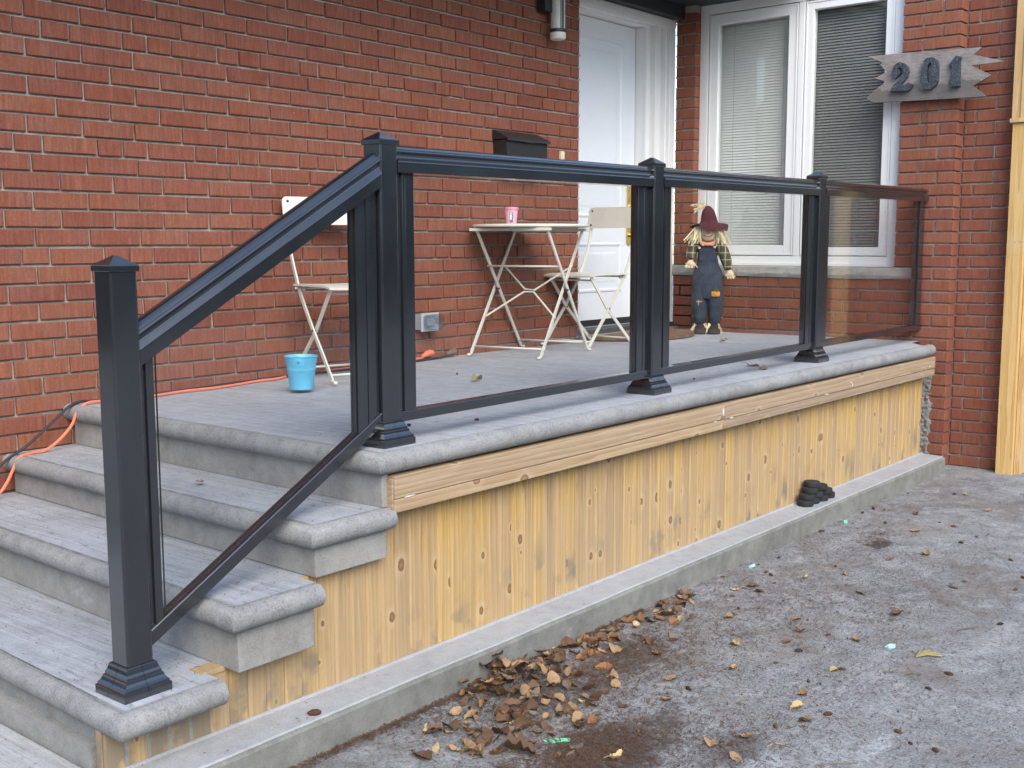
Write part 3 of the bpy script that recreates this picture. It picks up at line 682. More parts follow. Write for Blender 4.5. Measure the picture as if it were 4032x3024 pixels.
# ------------------------------------------------------------------ railing
rail = thing('glass_railing', 'charcoal metal railing with clear glass panels along steps and porch', 'railing', (.1065, -1.712, 0))
def ry(x): return -1.724 if x < -.5 else -1.712+.0115*(x-.1065)
POSTS = [(-.755, -1.724, TR[3][1], .541), (.1065, -1.712, 0, .883), (1.567, -1.694, 0, .893), (3.080, -1.677, 0, .911)]
for (px, py, z0, z1) in POSTS:
    t = MB(); h = .0352; c = .006
    pl = [(-h+c, -h), (h-c, -h), (h-.3*c, -h+.3*c), (h, -h+c), (h, h-c), (h-.3*c, h-.3*c), (h-c, h), (-h+c, h), (-h+.3*c, h-.3*c), (-h, h-c), (-h, -h+c), (-h+.3*c, -h+.3*c)]
    k = len(pl); zt = z1-.014
    t.add([(px+x, py+y, z0) for x, y in pl]+[(px+x, py+y, zt) for x, y in pl], [(i, (i+1) % k, k+(i+1) % k, k+i) for i in range(k)]+[tuple(range(k, 2*k))], 0, True)
    for i in range(k):
        if (Vector(pl[i])-Vector(pl[(i+1) % k])).length > .03: t.sm[i] = False
    post = t.build('post', 'rail_metal', rail, loc=(px, py, z0), angle=60)
    t = MB(); g = .0385
    rings = [(g-.001, zt-.002), (g, zt), (g, z1-.003), (g-.002, z1), (.004, z1+.021)]
    for r_, z_ in rings: t.v += [(px-r_, py-r_, z_), (px+r_, py-r_, z_), (px+r_, py+r_, z_), (px-r_, py+r_, z_)]
    t.f = [(i*4+j, i*4+(j+1) % 4, i*4+4+(j+1) % 4, i*4+4+j) for i in range(4) for j in range(4)]+[(16, 17, 18, 19), (3, 2, 1, 0)]; t.mi = [0]*len(t.f); t.sm = [False]*len(t.f)
    cp = t.build('post_cap', 'rail_metal', None, loc=(px, py, z0)); cp.parent = post; cp.location = (0, 0, 0)
    t = MB(); st = [(.0640, 0), (.0640, .020), (.0605, .0215), (.0600, .027), (.055, .032), (.0515, .039), (.051, .044), (.0475, .046), (.047, .052), (.0435, .058), (.041, .066), (.0405, .071), (.0372, .0735)]
    for sx, sy in ((-1, -1), (1, -1), (1, 1), (-1, 1)):            # four mitred quarters with hairline joints
        vs_ = []; gp = .0006
        for r_, z_ in st: vs_ += [(px+sx*gp, py+sy*r_, z0+z_), (px+sx*r_, py+sy*r_, z0+z_), (px+sx*r_, py+sy*gp, z0+z_)]
        fs = [(i*3+j, i*3+j+1, i*3+4+j, i*3+3+j) for i in range(len(st)-1) for j in range(2)]
        t.add(vs_, fs, 0, False)
    bc = t.build('base_cover', 'rail_metal', None, loc=(px, py, z0)); bc.parent = post; bc.location = (0, 0, 0)
HPR = [(0, 0), (.013, -.0005), (.0175, -.002), (.0265, -.0095), (.0285, -.0115), (.0275, -.0125), (.0290, -.0135), (.0325, -.0172), (.0325, -.0195), (.0275, -.0225), (.0245, -.0265), (.0235, -.031), (.0245, -.0345), (.0285, -.0385), (.0370, -.0470), (.0372, -.0485), (.0345, -.050), (.0345, -.079)]
def sweep_rail(name, p0, p1, prof, mat='rail_metal', vert=1.0, split=False):
    pr = [(-o, z) for o, z in prof[1:][::-1]]+list(prof); t = MB(); K = len(pr); vs_ = []
    dirn = (Vector(p1)-Vector(p0)); hz = Vector((dirn.x, dirn.y, 0)).normalized(); side = Vector((hz.y, -hz.x, 0))
    N = 6
    for i in range(N+1):
        b = Vector(p0)+dirn*i/N
        for o, z in pr: vs_.append(b+side*o+Vector((0, 0, z*vert)))
    t.add(vs_, [(i*K+k, i*K+(k+1) % K, (i+1)*K+(k+1) % K, (i+1)*K+k) for i in range(N) for k in range(K)], 0, True)
    for i in range(N):
        for k in range(K):
            a_, b_ = pr[k], pr[(k+1) % K]
            if math.hypot(a_[0]-b_[0], a_[1]-b_[1]) > .015: t.sm[i*K+k] = False
    e = N*K; t.f += [tuple(range(K)), tuple(range(e+K-1, e-1, -1))]; t.mi += [0, 0]; t.sm += [False]*2
    return t.build(name, mat, rail, angle=28)
BPR = [(0, 0), (.008, 0), (.0085, -.006), (.012, -.006), (.012, 0), (.0185, 0), (.020, -.002), (.020, -.030)]
def top_z(x): return .868+.0075*(x-.19)
def bot_z(x): return .0915+.002*(x-.19)
spans = [(.143, 1.531), (1.603, 3.044), (3.116, XW-.012)]
for k, (a, b) in enumerate(spans):
    sweep_rail('top_rail', (a, ry(a), top_z(a)+.001*k), (b, ry(b), top_z(b)+.001*k), HPR, vert=.97)
    sweep_rail('bottom_rail', (a, ry(a), bot_z(a)), (b, ry(b), bot_z(b)), BPR)
    ga, gb = a+.097, b-.100
    def vbar(x0, x1, hw, zt0, zb0, name='side_channel'):
        t = MB(); ya = ry(x0); t.bbox((x0, ya-hw, zb0), (x1, ya+hw, zt0), .0012); t.build(name, 'rail_metal', rail)
    zt, zb_ = top_z(a)-.074, bot_z(a)+.0005
    vbar(a+.001, a+.030, .012, zt, zb_); vbar(a+.0305, a+.044, .019, zt, zb_); vbar(a+.0445, a+.082, .0165, zt, zb_)
    zt = top_z(b)-.074
    if k < 2:
        vbar(b-.030, b-.001, .012, zt, zb_); vbar(b-.046, b-.0305, .019, zt, zb_); vbar(b-.087, b-.0465, .0165, zt, zb_)
    else:
        vbar(b-.088, b-.046, .020, zt, zb_-.012); vbar(b-.046, b-.001, .014, zt, zb_); gb = b-.092; ga = a+.018
    t = MB(); t.box((ga, ry((ga+gb)/2)-.003, bot_z(ga)-.004), (gb, ry((ga+gb)/2)+.003, top_z(ga)-.065)); pane = t.build('glass_pane', 'glass', rail)
    t = MB(); yy = ry((ga+gb)/2)
    for xx in ((ga-.0012, ga-.0002), (gb+.0002, gb+.0012)):
        t = MB(); t.box((xx[0], yy-.003, bot_z(ga)+.001), (xx[1], yy+.003, top_z(ga)-.078)); e_ = t.build('pane_edge', 'glass_edge', None, loc=wloc(pane)); e_.parent = pane; e_.location = (0, 0, 0)
# raking section
SL = (.843-.410)/.770
def rk(x, z0): return z0+SL*(x+.7)
xa, xb = -.7195, .071
yr = -1.718
sweep_rail('top_rail', (xa, yr, rk(xa, .4095)), (xb, yr, rk(xb, .4095)), HPR, vert=1.22)
SB = (.107+.336)/.783
def rb(x): return -.336+SB*(x+.696)
sweep_rail('bottom_rail', (xa, yr, rb(xa)), (xb, yr, rb(xb)), BPR, vert=1.28)
def rake_bar(x0, x1, hw):
    t = MB(); z = [rb(x0)+.001, rb(x1)+.001, rk(x1, .4095)-.092, rk(x0, .4095)-.092]
    vs_ = [(x0, yr-hw, z[0]), (x1, yr-hw, z[1]), (x1, yr-hw, z[2]), (x0, yr-hw, z[3]), (x0, yr+hw, z[0]), (x1, yr+hw, z[1]), (x1, yr+hw, z[2]), (x0, yr+hw, z[3])]
    return t.add(vs_, [(0, 1, 2, 3), (7, 6, 5, 4), (0, 4, 5, 1), (1, 5, 6, 2), (2, 6, 7, 3), (3, 7, 4, 0)])
rake_bar(-.709, -.694, .010).build('side_channel', 'rail_metal', rail); rake_bar(-.6935, -.673, .0165).build('side_channel', 'rail_metal', rail)
rake_bar(.040, .068, .012).build('side_channel', 'rail_metal', rail); rake_bar(.022, .0395, .019).build('side_channel', 'rail_metal', rail); rake_bar(-.016, .0215, .0165).build('side_channel', 'rail_metal', rail)
pane = rake_bar(-.656, -.026, .003).build('glass_pane', 'glass', rail)
for t in (rake_bar(-.6572, -.6562, .003), rake_bar(-.0258, -.0248, .003)):
    e_ = t.build('pane_edge', 'glass_edge', None, loc=wloc(pane)); e_.parent = pane; e_.location = (0, 0, 0)

# ------------------------------------------------------------------ door
door = thing('front_door', 'white panelled front door with brass handle set in white frame', 'door', (3.95, .1, 0))
SY = .17
xl, xr = 3.40, 4.252
t = MB(); t.box((xl, SY, .094), (xr, SY+.045, 1.988))
slab = t.build('door_slab', 'white_door', door)
def panel(x0, x1, z0, z1):
    t = MB(); fr = [(0, 0), (.006, -.004), (.014, -.0055), (.022, -.003), (.030, .004), (.044, .0055), (.062, .001), (.074, -.0015), (.086, -.002)]
    for k in range(len(fr)-1):
        (a, ha), (b, hb) = fr[k], fr[k+1]
        A = [(x0+a, SY-.001+ha, z0+a), (x1-a, SY-.001+ha, z0+a), (x1-a, SY-.001+ha, z1-a), (x0+a, SY-.001+ha, z1-a)]; B = [(x0+b, SY-.001+hb, z0+b), (x1-b, SY-.001+hb, z0+b), (x1-b, SY-.001+hb, z1-b), (x0+b, SY-.001+hb, z1-b)]
        t.add(A+B, [(i, (i+1) % 4, 4+(i+1) % 4, 4+i) for i in range(4)])
    e = .086; t.add([(x0+e, SY-.003, z0+e), (x1-e, SY-.003, z0+e), (x1-e, SY-.003, z1-e), (x0+e, SY-.003, z1-e)], [(0, 1, 2, 3)])
    p_ = t.build('door_panel', 'white_door', None, loc=wloc(slab)); p_.parent = slab; p_.location = (0, 0, 0)
panel(3.55, 4.112, .750, 1.868); panel(3.55, 4.112, .268, .592)
t = MB(); t.bbox((xl, SY-.004, .052), (xr, SY+.03, .0935), .003); t.build('door_sweep', 'black_rubber', door)
t = MB()
t.bbox((4.258, .105, .05), (4.335, .30, 1.992), .003); t.bbox((4.256, .085, .05), (4.270, .104, 1.992), .002)      # hinge-side jamb with stop
t.bbox((3.42, .105, 1.993), (4.335, .30, 2.03), .003)
t.build('jamb', 'white_vinyl', door)
t = MB(); t.bbox((4.336, .066, .03), (4.362, .20, 2.012), .004); t.bbox((4.362, .12, .03), (4.488, .20, 2.012), .003); t.bbox((4.488, .082, .03), (4.503, .20, 2.012), .003); t.bbox((4.5035, .058, .03), (4.574, .20, 2.008), .004); t.bbox((4.517, .053, .03), (4.560, .0575, 2.008), .002)
t.bbox((3.405, .06, 2.0085), (4.574, .20, 2.074), .004); t.bbox((3.405, .055, 2.022), (4.574, .0595, 2.060), .002)
t.build('casing', 'white_vinyl', door)
t = MB(); t.bbox((3.41, .03, .018), (4.56, .17, .047), .005); t.build('threshold', 'threshold', door)
t = MB(); t.bbox((3.41, -.012, -.02), (4.565, .20, .0175), .004); t.build('door_step', 'parging', door)
# handle set
t = MB(); t.prism(rrect(.062, .27, .024), .010, lambda u, v, h: (4.195+u, SY-.004-h, .90+v)); t.bbox((4.187, SY-.062, .83), (4.203, SY-.05, .98), .004)
t.tube([(4.195, SY-.012, .965), (4.195, SY-.045, .975), (4.195, SY-.056, .955)], .007); t.tube([(4.195, SY-.012, .835), (4.195, SY-.05, .825), (4.195, SY-.056, .845)], .007); t.build('handle', 'brass', door)
t = MB(); t.prism(rrect(.058, .17, .026), .009, lambda u, v, h: (4.190+u, SY-.004-h, .66+v)); t.lathe([(.014, 0), (.014, -.03), (.010, -.034)], (4.19, SY-.012, .64), 14, axis='y'); t.bbox((4.16, SY-.052, .634), (4.215, SY-.04, .648), .004); t.build('lever', 'brass', door)
# doorbell
t = MB(); t.bbox((3.202, -.016, 1.06), (3.236, 0.004, 1.125), .004); t.bbox((3.211, -.021, 1.08), (3.227, -.016, 1.105), .002); tag(t.build('doorbell', 'doorbell'), 'small beige doorbell button on the brick between mailbox and door', 'doorbell')

# ------------------------------------------------------------------ window and blinds
window = thing('double_window', 'white framed double casement window above the stone sill', 'window', (4.66, -.79, .437))
FX = 4.655
YL, YR, ZB, ZT = -.093, -1.486, .438, 2.158
def frame_rect(t, y0, y1, z0, z1, wd, xf, xb, c=.003):
    t.bbox((xf, y0, z0), (xb, y0-wd, z1), c); t.bbox((xf, y1+wd, z0), (xb, y1, z1), c)
    t.bbox((xf+.0006, y0-wd+.0005, z0), (xb, y1+wd-.0005, z0+wd), c); t.bbox((xf+.0006, y0-wd+.0005, z1-wd), (xb, y1+wd-.0005, z1), c)
t = MB(); frame_rect(t, YL, YR, ZB, ZT, .062, FX-.012, FX+.09); t.bbox((FX-.010, -.802, ZB+.063), (FX+.09, -.842, ZT-.063), .003)
t.bbox((FX-.028, YL-.002, ZB), (FX-.013, YR+.002, ZB+.018), .002)
t.build('window_frame', 'white_vinyl', window)
for (a, b) in ((-.158, -.799), (-.845, -1.421)):
    t = MB(); frame_rect(t, a, b, ZB+.0655, ZT-.066, .068 if b > -1 else .055, FX-.004, FX+.05); frame_rect(t, a-.004, b+.004, ZB+.070, ZT-.070, .010, FX-.009, FX-.0045)
    sash = t.build('sash', 'white_vinyl', window)
    wd = .070 if b > -1 else .057
    t = MB(); t.box((FX+.020, a-wd+.006, ZB+.13), (FX+.026, b+wd-.006, ZT-.13)); p_ = t.build('pane', 'window_glass', None, loc=wloc(sash)); p_.parent = sash; p_.location = (0, 0, 0)
t = MB(); t.box((FX+.32, YL+.05, ZB-.05), (FX+.34, YR-.05, ZT+.05)); t.box((FX+.092, YL+.05, ZB-.05), (FX+.34, YL+.03, ZT+.05)); t.box((FX+.092, YR-.03, ZB-.05), (FX+.34, YR-.05, ZT+.05)); t.box((FX+.092, YL+.03, ZT+.03), (FX+.34, YR-.03, ZT+.05)); t.box((FX+.092, YL+.03, ZB-.05), (FX+.34, YR-.03, ZB-.03)); t.build('room_shade_box', 'room_shade', window)  # shallow backing box, its dark colour painted in for the unlit room
rgl = random.Random(6)
for bi, (a, b, ang, lab) in enumerate(((-.205, -.775, 66, 'brighter venetian blind with nearly closed slats behind the left window sash'), (-.885, -1.385, 62, 'dimmer venetian blind with open slats behind the right window sash'))):
    bl = thing('venetian_blind', lab, 'window blind', (FX+.075, (a+b)/2, 2.10), 0)
    W_ = a-b; pitch = .0182
    t = MB(); h = .0115; ca, sa = math.cos(R(ang)), math.sin(R(ang))
    # slat: gently crowned strip, tilted about its length
    pts = [(-h, -.0008), (0, .0012), (h, -.0008)]; up = [(x*ca-z*sa, x*sa+z*ca) for x, z in pts]; lo = [((x)*ca-(z-.0006)*sa, x*sa+(z-.0006)*ca) for x, z in pts]
    pr = up+lo[::-1]; k = len(pr)
    t.add([(x, W_/2, z) for x, z in pr]+[(x, -W_/2, z) for x, z in pr], [(i, (i+1) % k, k+(i+1) % k, k+i) for i in range(k)]+[tuple(range(k)), tuple(range(2*k-1, k-1, -1))]); sm_ = t.mesh('slat', 'blind' if bi else 'blind_lit')
    z = 2.085; i = 0
    while z > .56:
        inst('slat', sm_, bl, (0, 0, z-2.10), (0, 0, rgl.uniform(-.002, .002))); z -= pitch; i += 1
    t = MB()
    for yy in (.18, -.18): t.tube([(-.012, yy, 0), (-.012, yy, -1.55)], .0008, 4); 
    t.build('ladder_cord', 'blind', bl, local=True)
    t = MB(); t.bbox((-.012, W_/2, -.005), (.012, -W_/2, .03), .002); t.build('head_rail', 'blind', bl, local=True)

# ------------------------------------------------------------------ number sign
sign = thing('house_number_sign', 'weathered grey jagged board carrying the iron numbers 201', 'sign', (4.53, -1.68, 1.55))
poly = [(-1.307, 1.694), (-1.402, 1.647), (-1.383, 1.639), (-1.426, 1.592), (-1.355, 1.561), (-1.426, 1.536), (-1.355, 1.490), (-1.308, 1.45), (-1.330, 1.432), (-1.357, 1.419), (-1.68, 1.409), (-2.004, 1.403), (-1.928, 1.466), (-2.026, 1.517), (-1.915, 1.581), (-2.098, 1.585), (-1.925, 1.639), (-1.971, 1.676), (-1.64, 1.688)]
t = MB(); t.prism(poly, .022, lambda u, v, h: (4.531+h, u, v)); t.build('board', 'grey_board', sign)
D2 = [(-1.474, 1.5919), (-1.4813, 1.6149), (-1.4998, 1.6315), (-1.5214, 1.6371), (-1.5462, 1.6268), (-1.5661, 1.604), (-1.5726, 1.5773), (-1.5657, 1.5492), (-1.5476, 1.5273), (-1.5293, 1.5106), (-1.5569, 1.5003), (-1.5725, 1.5146), (-1.6, 1.5017), (-1.5876, 1.4767), (-1.5718, 1.4665), (-1.4649, 1.4756), (-1.4857, 1.5065), (-1.5121, 1.5305), (-1.5329, 1.5549), (-1.5428, 1.5775), (-1.5366, 1.5964), (-1.5227, 1.604), (-1.5104, 1.6), (-1.5267, 1.5738), (-1.4962, 1.5435), (-1.4834, 1.5621)]
D0 = [(-1.6586, 1.6311), (-1.6792, 1.6445), (-1.7108, 1.6438), (-1.7351, 1.6259), (-1.7442, 1.5968), (-1.7455, 1.5094), (-1.7335, 1.4847), (-1.7028, 1.4642), (-1.6761, 1.469), (-1.6539, 1.4917), (-1.6501, 1.518), (-1.6519, 1.6007)]
D0h = [(-1.686, 1.6077), (-1.6962, 1.617), (-1.7044, 1.6084), (-1.7033, 1.5132), (-1.6934, 1.4986), (-1.685, 1.5097), (-1.6803, 1.5928)]
D1 = [(-1.7991, 1.5888), (-1.8163, 1.6075), (-1.8333, 1.6286), (-1.8404, 1.6406), (-1.8715, 1.6297), (-1.8694, 1.6198), (-1.8646, 1.6127), (-1.8683, 1.4779), (-1.8713, 1.4675), (-1.8173, 1.4697), (-1.8159, 1.4775), (-1.8244, 1.4844), (-1.8239, 1.5533), (-1.8254, 1.5761), (-1.8199, 1.5842)]
for d, hl in ((D2, ()), (D0, (D0h,)), (D1, ())):
    t = MB(); t.prism(d, .026, lambda u, v, h: (4.504+h, u+.006, v), holes=hl); t.build('digit', 'old_iron', sign, loc=(4.51, d[0][0], d[0][1]))
t = MB(); t.bbox((4.545, -1.70, 1.65), (XW+.01, -1.66, 1.70), .003); t.bbox((4.545, -1.70, 1.42), (XW+.01, -1.66, 1.46), .003); t.build('bracket', 'dark_metal', sign)
t = MB(); 
for i in range(11):
    z = 1.405-i*.0225; rr = .006
    pts = [(4.545+(rr*math.cos(a_) if i % 2 else 0), -1.672+(0 if i % 2 else rr*math.cos(a_)), z-.012+.013*math.sin(a_)) for a_ in [2*math.pi*j/10 for j in range(11)]]
    t.tube(pts, .0018, 5)
t.build('hanging_chain', 'dark_metal', sign)

# ------------------------------------------------------------------ wall lamp, mailbox, outlet
LX, LY = 3.092, -.072
lamp = thing('wall_lamp', 'pale cylindrical wall lamp with black ring high beside the door', 'wall lamp', (LX, 0, 1.95))
t = MB(); t.lathe([(.0415, 1.795), (.0415, 2.12)], (LX, LY, 0), 28); t.build('lamp_shade', 'lamp_glass', lamp)
t = MB()
for a_ in (240, 252, 263): t.bar([(LX+.0425*math.cos(R(a_)), LY+.0425*math.sin(R(a_)), 1.796), (LX+.0425*math.cos(R(a_)), LY+.0425*math.sin(R(a_)), 2.12)], (-math.sin(R(a_)), math.cos(R(a_)), 0), .003, .0045)
t.build('shade_rib', 'dark_metal', lamp)
t = MB(); t.lathe([(.0455, 1.777), (.046, 1.779), (.046, 1.794), (.0455, 1.796)], (LX, LY, 0), 28); t.build('lamp_ring', 'black_box', lamp)
t = MB(); t.lathe([(.036, 1.738), (.043, 1.742), (.0455, 1.752), (.0455, 1.776)], (LX, LY, 0), 28); t.build('lamp_cap', 'lamp_white', lamp)
t = MB(); t.bbox((LX-.105, -.062, 1.885), (LX-.03, .004, 2.10), .004); t.build('mounting_box', 'black_box', lamp)
mail = thing('mailbox', 'black metal mailbox with sloping lid on the brick wall', 'mailbox', (2.78, 0, 1.09))
t = MB(); t.bbox((2.605, -.098, .985), (2.962, .004, 1.150), .003); t.build('box', 'black_box', mail)
t = MB(); prof = [(.004, 1.203), (-.012, 1.203), (-.112, 1.158), (-.116, 1.142), (-.1105, 1.142), (-.105, 1.153), (.004, 1.1515)]
k = len(prof); t.add([(2.596, y, z) for y, z in prof]+[(2.972, y, z) for y, z in prof], [(i, (i+1) % k, k+(i+1) % k, k+i) for i in range(k)]+[tuple(range(k)), tuple(range(2*k-1, k-1, -1))]); t.build('lid', 'black_box', mail)
t = MB(); t.tube([(2.75, -.116, 1.140), (2.78, -.121, 1.139), (2.82, -.116, 1.140)], .0025, 6); t.build('lid_pull', 'dark_metal', mail)
outl = thing('outdoor_outlet', 'grey outlet box with clear bubble cover low on the brick wall', 'electrical outlet', (2.0, 0, .185))
t = MB(); t.bbox((1.972-.0, -.052, .145), (2.075, .004, .222), .004); t.build('box', 'grey_pvc', outl)
t = MB(); t.bbox((1.965, -.060, .138), (2.095, -.0525, .232), .002); t.build('cover_plate', 'clear_grey', outl)
t = MB(); t.bbox((1.972, -.112, .146), (2.092, -.0605, .226), .016); t.build('bubble_cover', 'clear_plastic', outl)
t = MB(); t.bbox((2.0, -.068, .165), (2.06, -.0605, .205), .004); t.build('receptacle', 'grey_pvc', outl)

# ------------------------------------------------------------------ wooden casing at the right
trim = thing('wood_door_casing', 'honey pine casing post with small ledge at right brick edge', 'door casing', (4.62, -2.19, GZ))
t = MB(); t.bbox((4.60, -2.136, GZ-.02), (4.72, -2.2265, 1.25), .003); t.build('casing_board', 'pine_trim', trim, loc=(4.62, -2.19, .2))
t = MB(); t.bbox((4.635, -2.2285, GZ-.02), (5.35, -2.26, 2.6), .003); t.build('jamb_board', 'pine_trim', trim, loc=(4.9, -2.25, .4))
t = MB(); t.bbox((4.61, -2.125, 1.278), (4.72, -2.170, 2.6), .003); t.bbox((4.604, -2.1715, 1.278), (4.72, -2.227, 2.6), .003); t.build('casing_board', 'pine_trim', trim, loc=(4.62, -2.19, 1.7))
t = MB(); t.bbox((4.585, -2.122, 1.252), (4.72, -2.245, 1.277), .004); t.build('ledge', 'pine_trim', trim, loc=(4.62, -2.19, 1.25))
t = MB(); t.bbox((4.66, -2.128, GZ), (4.70, -2.1355, 2.6), .001); t.build('caulk', 'mortar', trim)

# ------------------------------------------------------------------ bistro table and chairs
TC = Vector((2.605, -.262, -.004)); ta = math.atan2(.10, .52)
table = thing('bistro_table', 'round cream folding bistro table holding a pink cup', 'table', TC, ta)
t = MB(); t.lathe([(.02, .680), (.296, .680), (.303, .675), (.309, .675), (.3135, .678), (.315, .683), (.3125, .688), (.306, .691), (.296, .692), (.02, .692)], n=64); t.build('table_top', 'white_steel', table, local=True)
for sy in (-.21, .21):
    for sg in (1, -1):
        off = .010*sg
        t = MB(); t.bar([(-.262*sg, sy+off, .012), (.232*sg, sy+off, .664)], (0, 1, 0), .019, .007)
        t.tube([(-.262*sg, sy+off, .014), (-.268*sg, sy+off, .006), (-.290*sg, sy+off, .006)], .006, 8); t.lathe([(.011, 0), (.012, .004), (.008, .010)], (-.288*sg, sy+off, 0), 12)
        t.build('leg', 'white_steel', table, local=True)
    t = MB(); t.lathe([(.006, -.016), (.006, .016)], (0, sy, .345), 10, axis='y'); t.build('pivot_bolt', 'dark_metal', table, local=True)
for sx in (.232, -.232):
    t = MB(); t.bbox((sx-.02, -.235, .655), (sx+.02, .235, .671), .003); t.build('top_bracket', 'white_steel', table, local=True)
def tb(pts, r=.0055, nm='crossbar'): t = MB(); t.tube(pts, r, 8); t.build(nm, 'white_steel', table, local=True)
tb([(-.238, -.21, .045), (-.238, .21, .045)]); tb([(.238, -.21, .045), (.238, .21, .045)])
tb([(-.095, -.215, .470), (-.095, .215, .470)])
# butterfly brace in the plane of one leg family
def onleg(z): return (-.262+(.494)*(z-.012)/.652)
tb([(onleg(.47), .21, .47), (onleg(.345), .03, .345), (onleg(.340), -.03, .340), (onleg(.47), -.21, .47)], .0052, 'brace')
tb([(onleg(.20), .21, .20), (onleg(.330), .03, .330), (onleg(.330), -.03, .330), (onleg(.20), -.21, .20)], .0052, 'brace')
def chair(name, label, loc, fwd_deg):
    c = thing(name, label, 'chair', loc, R(fwd_deg), 'folding bistro chairs on the porch')      # local x forward, y to its left
    for sy in (-.172, .172):
        t = MB(); up = [(.195, .010), (.107, .118), (.023, .215), (-.055, .318), (-.112, .40), (-.150, .478), (-.180, .545), (-.203, .62), (-.218, .70), (-.228, .79)]
        t.bar([(x, sy, z) for x, z in up], (0, 1, 0), .019, .007); t.tube([(.195, sy, .012), (.203, sy, .006), (.222, sy, .006)], .006, 8); t.lathe([(.010, 0), (.011, .004), (.008, .010)], (.221, sy, 0), 12); t.build('back_leg', 'white_steel', c, local=True)
        s2 = sy*.92
        t = MB(); t.bar([(-.195, s2, .010), (.023, s2, .215), (.168, s2, .398)], (0, 1, 0), .019, .007); t.tube([(-.195, s2, .012), (-.203, s2, .006), (-.222, s2, .006)], .006, 8); t.lathe([(.010, 0), (.011, .004), (.008, .010)], (-.221, s2, 0), 12); t.build('front_leg', 'white_steel', c, local=True)
        t = MB(); t.lathe([(.006, -.012), (.006, .012)], (.023, (sy+s2)/2, .215), 10, axis='y'); t.build('pivot_bolt', 'dark_metal', c, local=True)
        t = MB(); t.bbox((-.135, s2-.006, .385), (-.085, s2+.006, .408), .003); t.build('seat_bracket', 'white_steel', c, local=True)
    for (x, z, l) in ((.178, .032, .172), (-.175, .032, .158), (.150, .380, .158), (-.108, .398, .19)):
        t = MB(); t.tube([(x, -l, z), (x, l, z)], .0052, 8); t.build('crossbar', 'white_steel', c, local=True)
    # seat: pressed sheet with turned-down edge and a soft front roll
    t = MB(); nx, ny = 12, 8
    def sz(x, y): return .413-.009*max(0, (x-.12)/.08)**2-.004*math.cos(min(1, abs(y)/.19)*math.pi/2)+.004
    top = [(-.125+.325*i/nx, (-.19+.38*j/ny)*(1-.06*(i/nx)), 0) for i in range(nx+1) for j in range(ny+1)]
    top = [(x, y, sz(x, y)) for x, y, _ in top]; N = len(top); t.add(top+[(x, y, z-.006) for x, y, z in top],
        [(i*(ny+1)+j, (i+1)*(ny+1)+j, (i+1)*(ny+1)+j+1, i*(ny+1)+j+1) for i in range(nx) for j in range(ny)]+[(N+i*(ny+1)+j+1, N+(i+1)*(ny+1)+j+1, N+(i+1)*(ny+1)+j, N+i*(ny+1)+j) for i in range(nx) for j in range(ny)], 0, True)
    rim = [i*(ny+1) for i in range(nx+1)]+[nx*(ny+1)+j for j in range(1, ny+1)]+[i*(ny+1)+ny for i in range(nx-1, -1, -1)]+[j for j in range(ny-1, 0, -1)]
    vs_ = []; 
    for i_ in rim: vs_ += [top[i_], (top[i_][0], top[i_][1], top[i_][2]-.009)]
    K = len(rim); t.add([(v[0]*1.004, v[1]*1.008, v[2]) for v in vs_], [(2*i, 2*((i+1) % K), 2*((i+1) % K)+1, 2*i+1) for i in range(K)], 0, True)
    t.build('seat', 'white_steel', c, local=True)
    # backrest
    t = MB(); pr = rrect(.385, .125, .024, 6); 
    fr = lambda u, v, h: (-.214-.14*(v)+.0-.25*(.193**2-u*u)*.9+h, u, .742+v)
    t.prism([(u, v) for u, v in pr], .005, fr)
    bk = t.build('backrest', 'white_steel', c, local=True)
    t = MB()
    for u in (-.165, .165):
        for v in (-.042, .042): x, y, z = fr(u, v, .0); t.lathe([(.0058, -.003), (.0058, .0085)], (x, y, z), 10, axis='x')
    rv = t.build('rivet', 'dark_metal', c, local=True); rv.parent = bk
    return c
chair('folding_chair', 'cream folding chair in front of the white door, right of the table', (3.235, -.20, -.004), 180-5)
chair('folding_chair', 'cream folding chair behind the blue bucket, left of the table', (1.232, -.300, -.006), -104)
cup = thing('plastic_cup', 'pink plastic cup with blue printed label on the round table', 'cup', (2.535, -.185, .688))
t = MB(); t.lathe([(.001, 0), (.027, 0), (.029, .003), (.0355, .074), (.0385, .075), (.0388, .092), (.0365, .092), (.0345, .075), (.0275, .006), (.001, .006)], n=28); t.build('cup_body', 'pink', cup, local=True)
t = MB(); t.lathe([(.0391, .076), (.0397, .0775), (.0397, .0895), (.0391, .091)], n=28, cap=False); t.build('rim_band', 'pink_dark', cup, local=True)
t = MB()
for (z0, z1, a0, a1, mi) in ((.010, .066, 205, 238, 0), (.024, .052, 208, 226, 1), (.056, .062, 208, 230, 1)):
    nn = 5; pv = []
    for i in range(nn+1):
        a_ = R(a0+(a1-a0)*i/nn)
        for z_ in (z0, z1): r_ = .029+(.0065*z_/.074)+.0006+.0004*mi; pv.append((r_*math.cos(a_), r_*math.sin(a_), z_))
    t.add(pv, [(2*i, 2*i+2, 2*i+3, 2*i+1) for i in range(nn)], mi)
t.build('printed_label', ['print_blue', 'print_white'], cup, local=True)
bk = thing('metal_bucket', 'small light blue metal bucket standing on the porch before a chair', 'bucket', (.805, -.50, -.003))
t = MB(); t.lathe([(.001, .004), (.045, .004), (.046, 0), (.0475, 0), (.0475, .004), (.0575, .078), (.0586, .080), (.0580, .083), (.0590, .086), (.0586, .089), (.0596, .092), (.0660, .131), (.0685, .1325), (.0690, .1355), (.0670, .1365), (.0645, .132), (.0455, .008), (.001, .008)], n=40)
